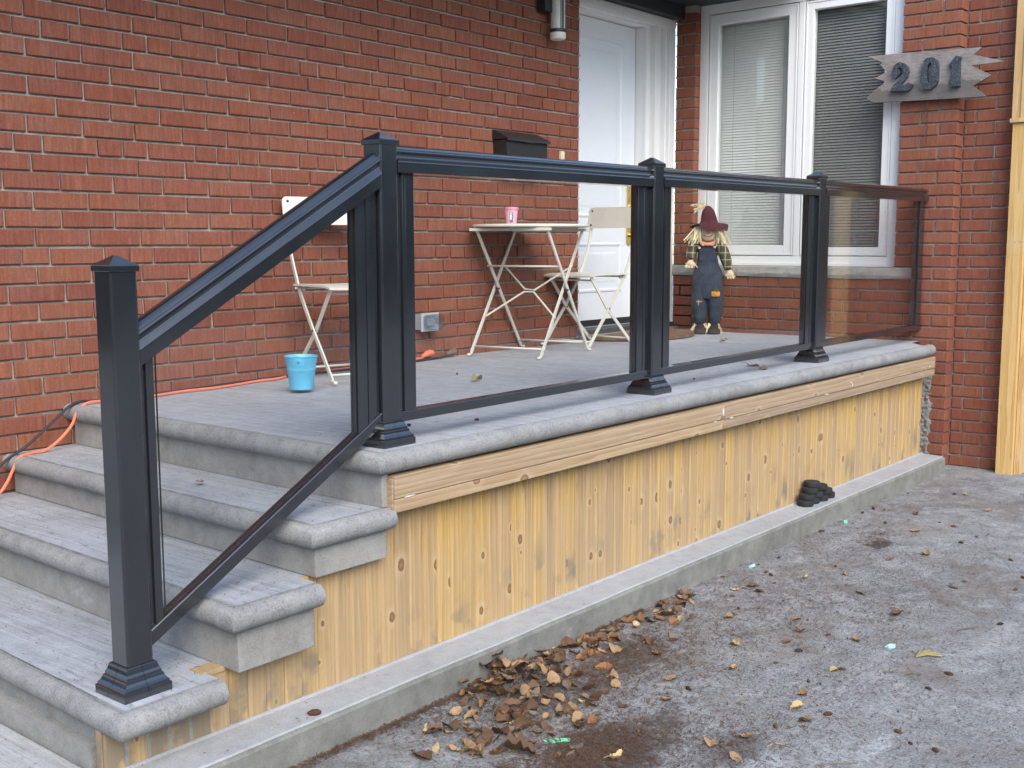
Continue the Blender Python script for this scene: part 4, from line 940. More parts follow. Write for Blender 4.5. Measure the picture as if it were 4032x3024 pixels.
for i, v in enumerate(t.v):                                        # pinched spout and a dent
    a_ = math.atan2(v[1], v[0]); da = (a_-R(215)+math.pi) % (2*math.pi)-math.pi; f = math.exp(-(da/.16)**2)
    if v[2] > .03: t.v[i] = (v[0]*(1+.10*f*(v[2]-.03)), v[1]*(1+.10*f*(v[2]-.03)), v[2]+.004*f*(v[2] > .12))
    da = (a_-R(248)+math.pi) % (2*math.pi)-math.pi; g = math.exp(-(da/.2)**2)*math.exp(-((v[2]-.05)/.05)**2); t.v[i] = (t.v[i][0]*(1-.06*g), t.v[i][1]*(1-.06*g), t.v[i][2])
t.build('pail', 'bucket_blue', bk, local=True)
t = MB()
for a_ in (40, 220): t.lathe([(.006, -.003), (.006, .003)], (.066*math.cos(R(a_)), .066*math.sin(R(a_)), .118), 10, axis='x')
t.tube([(.068*math.cos(R(40)), .068*math.sin(R(40)), .118)]+[(.068*math.cos(R(40))*math.cos(R(b_))+.03*math.sin(R(b_)), .068*math.sin(R(40))*math.cos(R(b_))+.045*math.sin(R(b_)), .118-.02*math.sin(R(b_))) for b_ in range(20, 180, 20)]+[(.068*math.cos(R(220)), .068*math.sin(R(220)), .118)], .0018, 6)
t.build('handle', 'bucket_blue', bk, local=True)

# ------------------------------------------------------------------ cords, mat
def smooth(pts, n=6):
    P_ = [Vector(p) for p in pts]; out = []
    for i in range(len(P_)-1):
        p0, p1, p2, p3 = P_[max(i-1, 0)], P_[i], P_[i+1], P_[min(i+2, len(P_)-1)]
        for k in range(n):
            s = k/n; out.append(.5*((2*p1)+(-p0+p2)*s+(2*p0-5*p1+4*p2-p3)*s*s+(-p0+3*p1-3*p2+p3)*s**3))
    return out+[P_[-1]]
oc = thing('extension_cord', 'orange extension cord trailing along the wall and down the steps', 'cord', (1.0, -.1, 0))
op = [(-.56, -.13, -.47), (-.525, -.12, -.375), (-.46, -.12, -.330), (-.36, -.11, -.322), (-.285, -.10, -.312), (-.252, -.10, -.280), (-.226, -.10, -.236), (-.200, -.10, -.192), (-.150, -.10, -.180), (-.100, -.10, -.178), (-.045, -.10, -.150), (.012, -.10, -.098), (.040, -.10, -.045), (.085, -.10, -.018), (.16, -.10, -.018), (.25, -.11, -.017), (.373, -.115, -.018), (.52, -.09, -.018), (.66, -.105, -.017), (.80, -.08, -.018), (.93, -.06, -.016), (1.03, -.065, -.015), (1.132, -.025, -.014), (1.26, -.045, -.012), (1.389, -.03, -.011), (1.55, -.045, -.009), (1.74, -.055, -.006), (1.90, -.045, -.002), (2.0, -.035, .001)]
t = MB(); t.tube(smooth(op), .0058, 8); t.build('cable', 'orange_cord', oc)
t = MB(); t.tube([(1.99, -.036, .006), (2.01, -.034, .012), (2.03, -.032, .018), (2.055, -.03, .02), (2.075, -.028, .02)], [.007, .012, .017, .019, .016], 10); t.build('plug', 'orange_cord', oc)
bc = thing('extension_cord', 'black power cord lying beside the orange cord up the steps', 'cord', (1.0, -.08, 0))
bp_ = [(-.50, -.06, -.36), (-.40, -.06, -.31), (-.31, -.06, -.262), (-.270, -.06, -.232), (-.215, -.06, -.192), (-.149, -.06, -.160), (-.037, -.06, -.078), (.032, -.06, -.028), (.085, -.06, -.016), (.15, -.06, -.019), (.5, -.05, -.020), (1.0, -.030, -.014), (1.4, -.06, -.010), (1.7, -.10, -.008), (1.95, -.075, -.006), (2.10, -.065, -.004), (2.17, -.05, 0)]
t = MB(); t.tube(smooth(bp_), .0055, 8); t.build('cable', 'black_cord', bc)
t = MB(); t.tube([(2.16, -.05, .006), (2.18, -.046, .010), (2.21, -.042, .014), (2.235, -.04, .016)], [.007, .012, .017, .018], 10); t.build('plug', 'leaf_grey', bc)
mat = MB(); pts = [(4.42*0+3.93+.47*math.cos(R(a_)), -.02-.40*math.sin(R(a_))) for a_ in range(0, 181, 6)]
rgm = random.Random(1); k = len(pts)
mat.add([(x, y, -.004) for x, y in pts]+[(x+rgm.uniform(-.003, .003), y+rgm.uniform(-.003, .003), .012+rgm.uniform(0, .005)) for x, y in pts], [(i, (i+1) % k, k+(i+1) % k, k+i) for i in range(k)]+[tuple(range(k, 2*k)), tuple(range(k-1, -1, -1))])
tag(mat.build('doormat', 'mat_fibre', None, loc=(3.93, -.15, 0)), 'brown half round coir doormat lying before the white door', 'doormat')

# ------------------------------------------------------------------ hockey pucks
pm = MB(); pm.lathe([(.034, 0), (.0375, .0015), (.0381, .004), (.0381, .0214), (.0375, .0239), (.034, .0254)], n=36); pme = pm.mesh('hockey_puck', 'black_rubber')
names = ['leftmost puck in the bottom row of the black puck pile', 'second puck from the left in the bottom row of pucks', 'third puck from the left in the bottom row of pucks', 'rightmost puck in the bottom row of the black puck pile',
         'leftmost puck in the second layer of the black puck pile', 'middle puck in the second layer of the black puck pile', 'rightmost puck in the second layer of the puck pile', 'left puck in the third layer of the black puck pile', 'right puck in the third layer of the black puck pile', 'topmost black hockey puck of the pile on the ledge']
pos = [(2.745, -1.822, 0), (2.822, -1.818, 0), (2.902, -1.825, 0), (2.985, -1.822, 0), (2.765, -1.820, 1), (2.852, -1.820, 1), (2.950, -1.824, 1), (2.805, -1.815, 2), (2.905, -1.818, 2), (2.830, -1.812, 3)]
for nm, (x, y, k) in zip(names, pos):
    tag(inst('hockey_puck', pme, None, (x, y, CZ+.0012+k*.0257), (0, 0, random.random()*6)), nm, 'hockey puck', 'hockey pucks stacked on the ledge')

# ------------------------------------------------------------------ scarecrow
sc = thing('scarecrow', 'straw haired scarecrow doll in denim overalls and burgundy hat under window', 'scarecrow', (4.40, -.32, -.012), math.atan2(-.9, .43))
def loft(t, rings, n=18, mi=0):
    """rings: (cx, cy, cz, rx, ry, tiltx) ellipses stacked; y is depth"""
    vs_ = []
    for (cx, cy, cz, rx, ry_) in rings:
        for i in range(n): a_ = 2*math.pi*i/n; vs_.append((cx+rx*math.cos(a_), cy+ry_*math.sin(a_), cz))
    t.add(vs_, [(k*n+i, k*n+(i+1) % n, (k+1)*n+(i+1) % n, (k+1)*n+i) for k in range(len(rings)-1) for i in range(n)]+[tuple(range(n-1, -1, -1)), tuple(range((len(rings)-1)*n, len(rings)*n))], mi, True)
def remesh(o, vox=.006, sm=6):
    md = o.modifiers.new('remesh', 'REMESH'); md.mode = 'VOXEL'; md.voxel_size = vox; md.use_smooth_shade = True
    m2 = o.modifiers.new('smooth', 'SMOOTH'); m2.factor = .5; m2.iterations = sm
t = MB()
loft(t, [(-.004, 0, .56, .058, .040), (-.003, 0, .50, .066, .046), (-.002, 0, .45, .076, .052), (-.001, 0, .44, .083, .054), (0, 0, .40, .098, .062), (0, 0, .33, .103, .064), (0, 0, .27, .102, .060), (0, 0, .235, .095, .054)])
loft(t, [(-.047, 0, .31, .050, .058), (-.053, 0, .24, .053, .058), (-.053, -.002, .19, .051, .054), (-.050, .0, .15, .048, .050), (-.047, -.004, .11, .044, .047), (-.045, 0, .075, .040, .042), (-.044, 0, .060, .030, .034)])
loft(t, [(.047, 0, .31, .050, .058), (.055, 0, .24, .053, .058), (.056, -.003, .19, .050, .054), (.055, 0, .15, .047, .050), (.053, -.003, .11, .043, .046), (.052, 0, .078, .039, .042), (.051, 0, .064, .030, .034)])
t.bbox((-.055, -.048, .48), (.048, -.030, .585), .008)
for sx in (-1, 1): t.bbox((sx*.042-.012, -.042, .56), (sx*.042+.012, .03, .61), .006)
ov = t.build('overalls', 'denim', sc, local=True); remesh(ov, .005, 2)
t = MB(); 
loft(t, [(0, .006, .50, .058, .038), (0, .006, .56, .066, .042), (0, .006, .60, .055, .038), (0, .006, .625, .03, .03)])
def limb(t, pts, rs, n=14):
    t.tube(smooth(pts, 4), [rs[0]+(rs[-1]-rs[0])*0 if False else rs[min(len(rs)-1, i//4)]+(rs[min(len(rs)-1, i//4+1)]-rs[min(len(rs)-1, i//4)])*(i % 4)/4 for i in range((len(pts)-1)*4+1)], n)
limb(t, [(-.055, 0, .592), (-.092, -.004, .570), (-.108, -.02, .530), (-.104, -.05, .490)], [.034, .038, .034, .024])
limb(t, [(.055, 0, .592), (.090, -.004, .560), (.118, -.012, .490), (.138, -.025, .425)], [.034, .038, .037, .026])
sh = t.build('shirt', 'plaid', sc, local=True); remesh(sh, .005, 2)
t = MB(); t.lathe([(.002, -.060), (.028, -.054), (.048, -.036), (.058, -.008), (.058, .014), (.048, .040), (.028, .056), (.002, .062)], (0, -.004, .660), 24); hd = t.build('head', 'skin_cloth', sc, local=True)
t = MB(); t.prism([(-.013, -.012), (.013, -.012), (.006, .014), (-.006, .014)], .006, lambda u, v, h: (.006+u, -.060-h, .672+v)); x_ = t.build('nose', 'orange_felt', sc, local=True); x_.parent = hd
t = MB(); t.tube([(-.026, -.058, .650), (-.010, -.0635, .640), (.012, -.0635, .640), (.034, -.056, .652)], .0016, 6); x_ = t.build('mouth', 'brown_shoe', sc, local=True); x_.parent = hd
t = MB()
for sx in (-.020, .030): t.lathe([(.0045, -.002), (.0045, .002)], (sx, -.058, .690), 10, axis='y')
x_ = t.build('eye', 'brown_shoe', sc, local=True); x_.parent = hd
t = MB(); rgh = random.Random(12)                                     # hat: floppy brim and slumped crown
prof = [(.124, .694), (.112, .704), (.088, .716), (.064, .726), (.055, .740), (.050, .770), (.042, .800), (.030, .824), (.014, .838), (.001, .842)]
nn = 40; vs_ = []
for k, (r_, z_) in enumerate(prof+[(.001, .838), (.05, .735), (.078, .714), (.120, .693)]):
    for i in range(nn):
        a_ = 2*math.pi*i/nn; wob = (.015*math.sin(2*a_+.4)+.008*math.sin(5*a_)+.005*math.sin(9*a_+1))*max(0, (r_-.06)/.05) if r_ > .06 else 0
        lean = max(0, z_-.73)*-.10
        vs_.append((r_*math.cos(a_)*(1.0)+lean+.004, r_*math.sin(a_)*.85+max(0, z_-.73)*.1, z_+wob))
t.add(vs_, [(k*nn+i, k*nn+(i+1) % nn, (k+1)*nn+(i+1) % nn, (k+1)*nn+i) for k in range(13) for i in range(nn)], 0, True)
hat = t.build('hat', 'felt', sc, local=True, angle=60)
def straw(t, c, n, ln, spread, dirn, rg, w=.0042):
    for _ in range(n):
        p = Vector(c)+Vector((rg.uniform(-1, 1)*spread[0], rg.uniform(-1, 1)*spread[1], rg.uniform(-1, 1)*spread[2]))
        d = (Vector(dirn)+Vector((rg.uniform(-1, 1), rg.uniform(-1, 1), rg.uniform(-1, 1)))*.42).normalized(); l = ln*rg.uniform(.6, 1.15); b = Vector((rg.uniform(-.25, .25), rg.uniform(-.25, .25), -.2))*l
        s_ = d.cross(Vector((0, 1, .2))); s_ = s_.normalized() if s_.length > .01 else Vector((1, 0, 0))
        t.bar([p, p+d*l*.5+b*.25, p+d*l+b], s_ if abs(s_.dot(d)) < .9 else (1, 0, 0), .0016, w*rg.uniform(.7, 1.3))
rg = random.Random(21)
t = MB(); straw(t, (-.062, -.012, .698), 52, .100, (.024, .045, .012), (-.42, -.15, -1), rg, .0055); straw(t, (.066, -.012, .698), 52, .100, (.024, .045, .012), (.36, -.15, -1), rg, .0055); tag(t.build('hair', 'straw', sc, local=True), kind='stuff')
t = MB(); straw(t, (-.040, -.015, .838), 40, .058, (.014, .012, .01), (-.25, -.3, .15), rg); x_ = tag(t.build('straw_tuft', 'straw', sc, local=True), kind='stuff'); x_.parent = hat
for (c, d) in (((-.104, -.055, .482), (-.2, -.35, -.8)), ((.140, -.028, .418), (.25, -.2, -.9))):
    t = MB(); t.tube(smooth([c, Vector(c)+Vector(d)*.022, Vector(c)+Vector(d)*.050], 4), [.015, .017, .020, .022, .024, .024, .021, .015, .006], 12)
    for k in range(3):
        b0 = Vector(c)+Vector(d)*.034+Vector((-.014+.013*k, -.004, 0)); t.tube([b0, b0+Vector(d)*.016+Vector(((k-1)*.004, -.004, 0)), b0+Vector(d)*.026+Vector(((k-1)*.006, -.004, 0))], [.0085, .008, .004], 8)
    b0 = Vector(c)+Vector(d)*.012; t.tube([b0, b0+Vector((.018*(1 if c[0] < 0 else -1), -.01, -.012)), b0+Vector((.024*(1 if c[0] < 0 else -1), -.012, -.026))], [.009, .008, .004], 8)
    h_ = t.build('hand', 'skin_cloth', sc, local=True)
    t = MB(); straw(t, Vector(c), 12, .04, (.016, .010, .006), (d[0]-.55, -.2, d[2]*.8), rg, .004); straw(t, Vector(c), 10, .04, (.014, .010, .006), (d[0]+.6, -.2, d[2]*.8), rg, .004); x_ = tag(t.build('straw_cuff', 'straw', sc, local=True), kind='stuff'); x_.parent = h_
for sx in (-.040, .050):
    t = MB(); loft(t, [(sx, -.030, .0, .038, .058), (sx, -.030, .012, .043, .064), (sx, -.025, .034, .040, .056), (sx, -.008, .058, .030, .036), (sx, 0, .075, .024, .028)]); s_ = t.build('shoe', 'brown_shoe', sc, local=True)
    t = MB(); straw(t, (sx-.030, -.02, .068), 13, .050, (.008, .02, .006), (-.35, -.2, -1), rg, .004); straw(t, (sx+.030, -.02, .068), 13, .050, (.008, .02, .006), (.35, -.2, -1), rg, .004); x_ = tag(t.build('straw_cuff', 'straw', sc, local=True), kind='stuff'); x_.parent = s_
t = MB(); t.tube(smooth([(-.044, -.035, .600), (-.020, -.055, .592), (.012, -.057, .590), (.044, -.035, .602)], 5), .011, 8)
for sx in (-1, 1): t.prism([(0, 0), (sx*.045, .016), (sx*.048, -.006), (sx*.03, -.020)], .006, lambda u, v, h: (.002+u, -.058-h, .598+v))
t.build('neckerchief', 'peach', sc, local=True)
for (x_, z_) in ((-.052, .567), (.047, .572)): t = MB(); t.lathe([(.0085, .002), (.0085, -.004), (.006, -.005)], (x_, -.050, z_), 14, axis='y'); b_ = t.build('button', 'tan_button', sc, local=True)
t = MB(); 
for k in range(5): t.lathe([(.001, -.019), (.006, -.017), (.0095, -.008), (.010, .0), (.0095, .008), (.006, .016), (.001, .017)], (.058+(k-2)*.0095, -.060+abs(k-2)*.0018, .268), 12)
pk = t.build('pumpkin_patch', 'pumpkin', sc, local=True)
t = MB()
for a_ in (30, 65, 100, 140): t.prism([(0, -.003), (.010, .006), (.027, 0), (.010, -.007)], .002, lambda u, v, h: (.062+u*math.cos(R(a_))-v*math.sin(R(a_)), -.067-h, .284+u*math.sin(R(a_))+v*math.cos(R(a_))))
x_ = t.build('patch_leaf', 'pumpkin_leaf', sc, local=True); x_.parent = pk
t = MB(); t.prism([(-.024, -.022), (.020, -.016), (.024, .022), (-.018, .026)], .003, lambda u, v, h: (-.046+u*.8-v*.35, -.0535-h, .215+v*.9+u*.35)); t.build('plaid_patch', 'plaid', sc, local=True)

# ------------------------------------------------------------------ leaves, cones, litter
def leaf_mesh(seed, mat, oak=False):
    rg = random.Random(seed); nl = 10; L = 1.0; W = rg.uniform(.24, .42); curl = rg.uniform(-.8, 2.2); fold = rg.uniform(-.3, 1.3); tw = rg.uniform(-1.2, 1.2)
    vs_ = []
    for i in range(nl+1):
        s = i/nl; wd = W*(math.sin(math.pi*min(1, s*.93+.05))**.8)*(1.15-.45*s)+.012
        if oak: wd = W*1.15*(.35+.65*abs(math.sin(s*math.pi*3.5+.3)))*math.sin(math.pi*min(1, s*.9+.08))
        z = curl*.32*(s-.5)**2*1.6+rg.uniform(-.04, .04); x = (s-.5)*L
        for k in (-2, -1, 0, 1, 2):
            f = k/2; e = (1+rg.uniform(-.10, .06)) if abs(k) == 2 else 1
            vs_.append((x, f*wd*e, z+fold*abs(f)**1.4*wd*.75+tw*f*wd*(s-.5)+(rg.uniform(-.045, .045) if abs(k) == 2 else rg.uniform(-.012, .012))))
    fs = [(i*5+k, (i+1)*5+k, (i+1)*5+k+1, i*5+k+1) for i in range(nl) for k in range(4)]
    mn = min(v[2] for v in vs_); vs_ = [(x, y, z-mn+.01) for x, y, z in vs_]
    t = MB().add(vs_, fs, 0, True); b = vs_[2]
    t.bar([b, (b[0]-.18, .03, b[2]+.01), (b[0]-.36, .08, max(.01, b[2]-.02))], (0, 1, 0), .018, .018)
    return t.mesh('fallen_leaf', mat, recalc=False)
LM = {}
for i, mname in enumerate(('leaf_tan', 'leaf_brown', 'leaf_orange', 'leaf_grey', 'leaf_yellow')): LM[mname] = [leaf_mesh(100*i+k, mname) for k in range(7)]
words_ = {'leaf_tan': 'pale tan', 'leaf_brown': 'dark brown', 'leaf_orange': 'orange brown', 'leaf_grey': 'dull grey brown', 'leaf_yellow': 'yellowish'}
def leaf(x, y, mname, size, where, grp, lift=0., flat=False, base=GZ):
    me = random.choice(LM[mname]); tl = .25 if flat else .75
    o = inst('fallen_leaf', me, None, (x, y, base+lift), (random.gauss(0, tl*.5), random.gauss(0, tl*.5), random.uniform(0, 6.28))); o.scale = (size, size, size)
    lab = '%s dry leaf %s' % (words_[mname], where)
    return tag(o, lab, 'leaf', '%s leaves %s' % (words_[mname], grp))
random.seed(77)
def pick(): return random.choices(list(words_), (3.6, 4.6, 2.0, 3.6, .5))[0]
heap = []
while len(heap) < 265:                                # wedge of leaves heaped against the ledge
    t_ = random.random(); cx = .05+t_*1.25
    r_ = random.random()
    if r_ < .44: x, y = random.gauss(.30, .20), -1.93-abs(random.gauss(0, .17))
    elif r_ < .64: x, y = random.gauss(.12, .14), random.gauss(-2.18, .09)
    else: x, y = .35+random.random()**1.3*1.1, -1.925-abs(random.gauss(0, .07))
    if y > YK-.012 or x < -.12: continue
    if x < .15 and y > -2.0: continue
    hgt = max(0, .075*math.exp(-((x-.36)/.22)**2-((y+1.93)/.16)**2)); heap.append((x, y, hgt))
for (x, y, h_) in heap:
    leaf(x, y, pick(), random.uniform(.028, .062), 'in the heap against the concrete ledge', 'heaped against the concrete ledge', random.random()*h_+.001)
scat = [(.131, -2.40), (-.176, -2.123), (.005, -2.288), (1.306, -1.95), (.597, -2.199), (1.355, -2.463), (1.457, -2.396), (1.086, -2.707), (.85, -2.709), (.743, -2.739), (1.103, -2.715), (1.40, -1.96), (1.35, -1.99), (2.427, -2.364), (2.956, -2.279), (1.227, -2.473), (1.731, -2.652), (1.388, -2.648), (1.637, -2.059), (1.667, -2.142), (.38, -2.679), (.671, -2.801), (.142, -2.52), (.267, -2.308), (.469, -2.721), (.341, -2.762), (1.72, -2.09), (1.32, -2.2), (1.1, -2.35), (2.1, -2.3), (2.6, -2.45), (2.9, -2.5), (3.3, -2.15), (3.6, -2.4), (2.2, -2.7), (.9, -2.45), (.7, -2.35), (1.9, -2.45), (1.02, -2.16), (.93, -2.12), (.85, -2.2), (.75, -2.05), (1.15, -2.02), (3.9, -2.2), (1.95, -2.2), (.55, -2.42)]
for i, (x, y) in enumerate(scat):
    leaf(x, y, random.choices(list(words_), (4, 2.6, 1.8, 1.8, 1.6))[0], random.uniform(.035, .056), 'lying alone on the open driveway', 'scattered over the driveway', .001, True)
ok = inst('fallen_leaf', leaf_mesh(999, 'leaf_brown', True), None, (-.007, -2.302, GZ+.004), (.1, -.1, 2.2)); ok.scale = (.105, .105, .105); tag(ok, 'large lobed brown oak leaf at the front edge of the leaf heap', 'leaf')
rl = inst('fallen_leaf', leaf_mesh(77, 'leaf_red'), None, (1.45, -1.925, GZ+.004), (1.1, 0, .6)); rl.scale = (.055,)*3; tag(rl, 'dark red curled leaf standing against the concrete ledge', 'leaf')
gl = inst('fallen_leaf', leaf_mesh(78, 'leaf_green'), None, (1.477, -.868, -.006), (.1, .05, .2)); gl.scale = (.062,)*3; tag(gl, 'olive green leaf lying on the porch floor behind the glass', 'leaf')
for (x, y, nm, s_, lab) in ((2.70, -1.55, 'leaf_brown', .07, 'crumpled brown leaf on the porch floor left of the third post'), (2.60, -1.66, 'leaf_grey', .05, 'grey curled leaf on the porch edge beside the rear post base'), (3.85, -.75, 'leaf_tan', .05, 'tan leaf scrap on the porch floor near the scarecrow')):
    o = inst('fallen_leaf', LM[nm][2], None, (x, y, slope(y)+.001), (.1, .1, random.random()*6)); o.scale = (s_,)*3; tag(o, lab, 'leaf')
def cone_mesh(seed, mat):
    rg = random.Random(seed); n, m_ = 9, 7; vs_ = []
    for k in range(m_+1):
        s = k/m_; r_ = .25*math.sin(math.pi*min(.98, s*.92+.07))**.75
        for i in range(n):
            a_ = 2*math.pi*(i+.5*(k % 2))/n; q_ = r_*(1+(.16 if i % 2 else -.06)*rg.uniform(.5, 1.3)); vs_.append(((s-.5), q_*math.cos(a_), q_*math.sin(a_)+.22))
    return MB().add(vs_, [(k*n+i, k*n+(i+1) % n, (k+1)*n+(i+1) % n, (k+1)*n+i) for k in range(m_) for i in range(n)]+[tuple(range(n-1, -1, -1)), tuple(range(m_*n, (m_+1)*n))]).mesh('pine_cone', mat)
CM = {'cone': [cone_mesh(k, 'cone') for k in range(4)], 'cone_black': [cone_mesh(k+9, 'cone_black') for k in range(2)]}
def cone(x, y, base, mname, size, lab, grp):
    o = inst('pine_cone', random.choice(CM[mname]), None, (x, y, base), (random.uniform(-.2, .2), random.uniform(-.15, .15), random.uniform(0, 6.28))); o.scale = (size*1.05, size*.95, size*.95)
    return tag(o, lab, 'pine cone', grp)
cones = 0
while cones < 46:
    x = random.uniform(.1, 4.2); y = random.uniform(-3.2, -1.93)
    u, v, d = proj((x, y, GZ))
    if not (0 < u < 4032 and 0 < v < 3024): continue
    dark = random.random() < .2
    cone(x, y, GZ-.001, 'cone_black' if dark else 'cone', random.uniform(.014, .028), 'small blackened cone lying on the driveway' if dark else 'small reddish brown cone lying on the driveway', 'blackened cones on the driveway' if dark else 'brown cones on the driveway'); cones += 1
cone(.10*0-.32, -1.87, CZ-.001, 'cone', .036, 'brown cone on the concrete ledge below the first step', None)
for (x, y, mm, lab) in ((.40, -1.52, 'cone_black', 'black crumb sized cone on the porch near the second post'), (1.62, -.62, 'cone_black', 'black cone on the porch floor left of the table'), (2.98, -.80, 'cone', 'brown cone on the porch floor before the door mat'), (.62, -1.62, 'cone', 'brown cone on the porch under the glass beside the second post'), (2.07, -1.60, 'cone', 'brown cone on the porch edge between the third and second posts'), (4.05, -.66, 'cone', 'brown cone on the porch beside the scarecrow shoes')):
    cone(x, y, slope(y)-.001, mm, .018, lab, None)
# twigs and scraps
tw = MB(); tw.tube([(-.06, 0, .003), (-.02, .008, .005), (.03, .004, .004), (.07, .012, .003)], .0016, 5); tw.tube([(-.02, .008, .005), (.0, .03, .004)], .001, 4); twm = tw.mesh('twig', 'twig')
for (x, y, rz, s_, lab) in ((.16, -2.12, .3, 1.2, 'bent grey twig lying across the leaf heap'), (.48, -2.98, 2.3, .9, 'dark twig on the driveway near the front right corner'), (1.20, -2.88, 2.0, .9, 'short forked twig on the open driveway'), (1.75, -2.90, 2.6, .8, 'thin twig at the right side of the driveway')):
    o = inst('twig', twm, None, (x, y, GZ+.002+(.03 if s_ > 1 else 0)), (0, 0, rz)); o.scale = (s_,)*3; tag(o, lab, 'twig')
t = MB(); rgn = random.Random(3)
for i in range(9):
    a_ = rgn.uniform(-.5, .5); t.tube([(0, 0, .004), (.04*math.cos(a_), .04*math.sin(a_), .010), (.085*math.cos(a_*1.2), .085*math.sin(a_*1.2), .006)], .0022, 5)
tag(t.build('cedar_sprig', 'leaf_green', None), 'olive cedar sprig fanned out on the driveway', 'twig'); bpy.data.objects['cedar_sprig'].location = (1.36, -2.86, GZ); bpy.data.objects['cedar_sprig'].rotation_euler = (0, 0, -.3)
t = MB(); pts = [(-.03+.06*i/8, .018*math.sin(math.pi*i/8), .003) for i in range(9)]; t.tube(pts, .0013, 5); o = t.build('straw_stem', 'leaf_yellow', None); o.location = (.474, -2.815, GZ); o.rotation_euler = (0, 0, -.85); tag(o, 'pale yellow curved stem on the driveway', 'stem')
def scrap(name, pl, x, y, rz, mat, lab, seed):
    rg = random.Random(seed); bm = bmesh.new(); t = MB()
    t.prism(pl, .0012, lambda u, v, h: (u, v, .002+h+.004*math.sin(u*90)+.003*math.cos(v*120)))
    o = t.build(name, mat, None); o.location = (x, y, GZ); o.rotation_euler = (.06, -.05, rz); tag(o, lab, 'scrap')
scrap('tape_scrap', [(-.036, -.004), (-.026, .012), (.0, .010), (.038, .013), (.036, -.010), (.004, -.012), (-.02, -.012)], .129, -2.335, -.95, 'green_tape', 'strip of bright green tape lying in the leaf litter', 1)
scrap('paper_scrap', [(-.018, -.012), (-.010, .014), (.014, .014), (.020, -.004), (.010, -.015)], 1.399, -2.759, -.5, 'mint_scrap', 'pale mint paper scrap on the open driveway', 2)
scrap('paper_scrap', [(-.020, -.010), (-.004, .014), (.022, .004), (.010, -.012)], 1.96, -1.955, -.3, 'mint_scrap', 'pale mint paper scrap beside the concrete ledge', 3)
scrap('tape_scrap', [(-.018, -.008), (-.010, .008), (.018, .010), (.016, -.008)], 2.92, -1.95, .4, 'green_tape', 'tiny bit of green tape at the foot of the ledge', 4)
# fallen needles: uncountable litter
random.seed(31)
nb = MB()
def needle(x, y, z, L, up=.0):
    a_ = random.uniform(0, math.pi); c_, s_ = math.cos(a_), math.sin(a_); w_ = .0009
    b_ = random.uniform(-.25, .25)*L
    p = [(x-c_*L/2, y-s_*L/2), (x-s_*b_*.3, y+c_*b_*.3), (x+c_*L/2, y+s_*L/2)]; zz = z+random.random()*.003+up
    vs_ = []
    for (px, py), dz in zip(p, (0, .002*random.random(), .0008)): vs_ += [(px-s_*w_, py+c_*w_, zz+dz), (px+s_*w_, py-c_*w_, zz+dz)]
    nb.add(vs_, [(0, 1, 3, 2), (2, 3, 5, 4)])
cl = [(.16, -2.47, .17, .085, 2600), (.05, -2.42, .14, .07, 900), (.42, -2.16, .16, .07, 700), (.80, -2.13, .17, .08, 1100), (.62, -2.22, .2, .1, 500), (2.72, -2.17, .12, .04, 380), (1.55, -2.33, .3, .1, 500), (.30, -2.05, .25, .1, 900), (1.05, -2.25, .3, .12, 500), (.38, -2.70, .14, .08, 500), (1.75, -2.62, .2, .08, 350), (2.3, -2.5, .5, .2, 500), (1.3, -2.05, .5, .06, 500), (.9, -2.8, .35, .15, 500)]
for (x, y, sx, sy, n_) in cl:
    for _ in range(n_):
        px, py = random.gauss(x, sx), random.gauss(y, sy)
        if py < YK-.004: needle(px, py, GZ+.001, random.uniform(.008, .022), random.random()*.004)
for _ in range(9000): needle(random.uniform(-.2, 4.4), -1.912-abs(random.random()**1.3)*1.6, GZ+.001, random.uniform(.006, .018))
for _ in range(2000): needle(random.uniform(-.45, 1.2), YK-.004-abs(random.gauss(0, .018)), GZ+.001, random.uniform(.008, .02), random.random()*.008)
tag(nb.build('fallen_needles', 'needle', None, recalc=False), kind='stuff')
fb = MB(); random.seed(52)
def flake(x, y, z, sz):
    a_ = random.uniform(0, 6.28); n_ = random.choice((4, 5)); tx, ty = random.uniform(-.5, .5), random.uniform(-.5, .5)
    pl = [(sz*math.cos(a_+2*math.pi*k/n_)*random.uniform(.45, 1), sz*math.sin(a_+2*math.pi*k/n_)*random.uniform(.3, .8)) for k in range(n_)]
    fb.add([(x+u, y+v, z+.0015+sz*.4+u*tx+v*ty) for u, v in pl], [tuple(range(n_))], random.choices((0, 1, 2), (4, 3, 2))[0])
for (x, y, sx, sy, n_) in ((.30, -2.02, .25, .10, 420), (.20, -2.3, .16, .12, 300), (.8, -2.02, .35, .08, 260), (.75, -2.2, .3, .12, 220), (1.3, -2.3, .4, .2, 200), (2.7, -2.2, .25, .1, 130), (2.2, -2.5, .7, .3, 260), (1.4, -2.7, .5, .2, 160), (.6, -2.6, .3, .15, 160)):
    for _ in range(n_):
        px, py = random.gauss(x, sx), random.gauss(y, sy)
        if py < YK-.006: flake(px, py, GZ, random.uniform(.002, .0065))
for _ in range(900): flake(random.uniform(-.3, 4.3), YK-.006-random.random()**1.5*1.5, GZ, random.uniform(.0015, .0045))
tag(fb.build('leaf_crumbs', ['leaf_brown', 'leaf_tan', 'cone_black'], None, recalc=False), kind='stuff')
nb = MB()
for _ in range(520):
    x, y = random.uniform(.1, 4.4), random.uniform(-1.78, -.1)
    if random.random() < .5: x, y = random.gauss(3.0, .8), random.gauss(-1.45, .25)
    if y < -1.79 or y > -.05 or x > 4.5 or x < .1: continue
    needle(x, y, slope(y)+.0005, random.uniform(.008, .02))
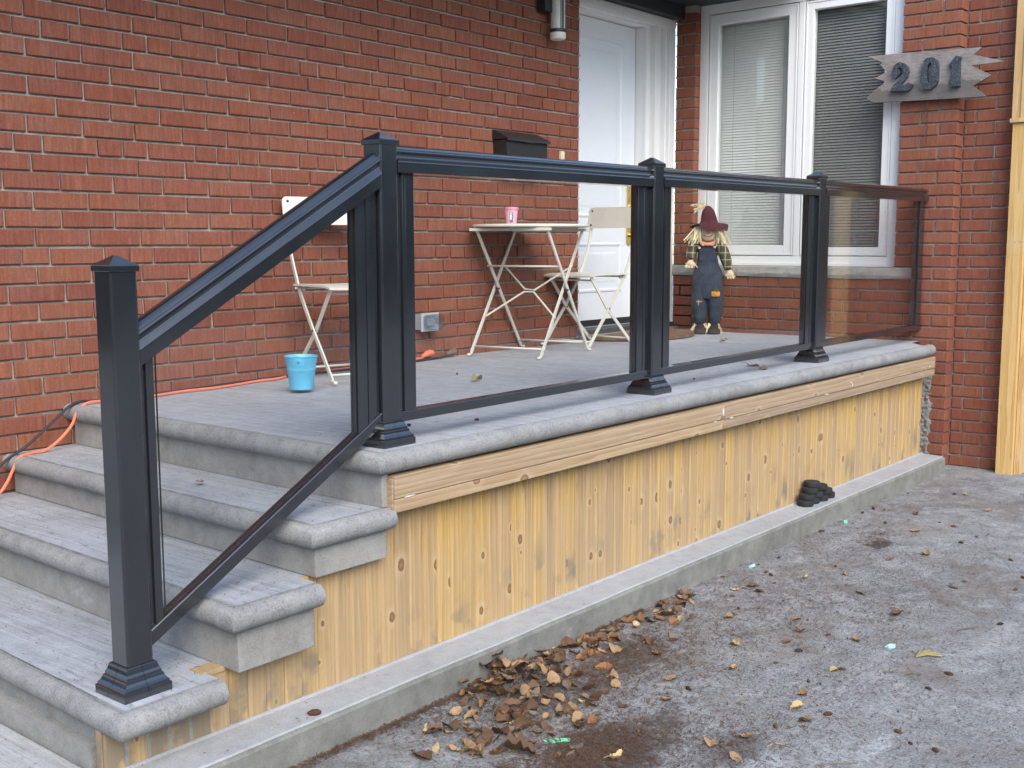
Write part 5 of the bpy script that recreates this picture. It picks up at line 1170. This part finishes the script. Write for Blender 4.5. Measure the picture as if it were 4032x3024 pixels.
for _ in range(160): needle(random.uniform(-.24, .0), random.uniform(-1.78, -.2), TR[1][1]+.0005, random.uniform(.006, .014))
for _ in range(160): needle(random.uniform(-.52, -.26), random.uniform(-1.8, -.2), TR[2][1]+.0005, random.uniform(.006, .014))
for _ in range(200): needle(random.uniform(-.83, -.54), random.uniform(-1.8, -.2), TR[3][1]+.0005, random.uniform(.006, .014))
for _ in range(90): needle(random.uniform(-1.4, -.9), random.uniform(-1.8, -.8), CZ-.0035, random.uniform(.006, .014))
for _ in range(90): needle(random.uniform(-.8, 4.2), random.uniform(YK+.02, YS-.015), CZ+.0005, random.uniform(.006, .012))
tag(nb.build('porch_needles', 'needle', None, recalc=False), kind='stuff')
t = MB(); o = t
for (x, y, s_, dark) in ((-.16, -.95, .03, 0),):
    pass
ls = inst('fallen_leaf', LM['leaf_tan'][3], None, (-.115, -1.10, TR[1][1]+.001), (.1, .1, .7)); ls.scale = (.045,)*3; tag(ls, 'tan leaf lying on the upper step tread', 'leaf')

# ------------------------------------------------------------------ labels that tell scattered pieces apart
ORD = 'first second third fourth fifth sixth seventh eighth ninth tenth eleventh twelfth thirteenth fourteenth fifteenth sixteenth seventeenth eighteenth nineteenth twentieth'.split()
def spread_labels(objs, text):
    bands = {}
    for o in objs:
        u, v, d = proj(o.location); b = 'at the back of' if v < 2150 else 'across the middle of' if v < 2580 else 'in the foreground of'
        bands.setdefault(b, []).append((u, o))
    for b, l in bands.items():
        l.sort(key=lambda t_: t_[0])
        for i, (u, o) in enumerate(l):
            n_ = len(l); where = 'alone of its kind' if n_ == 1 else 'leftmost of its kind' if i == 0 else 'rightmost of its kind' if i == n_-1 else '%s of its kind from the left' % ORD[min(i, 19)]
            o['label'] = '%s %s the driveway, %s' % (text, b, where)
for k_, wd_ in words_.items():
    spread_labels([o for o in COL.objects if o.get('group') == '%s leaves scattered over the driveway' % wd_], '%s leaf' % wd_)
spread_labels([o for o in COL.objects if o.get('group') == 'brown cones on the driveway'], 'brown cone')
spread_labels([o for o in COL.objects if o.get('group') == 'blackened cones on the driveway'], 'black cone')
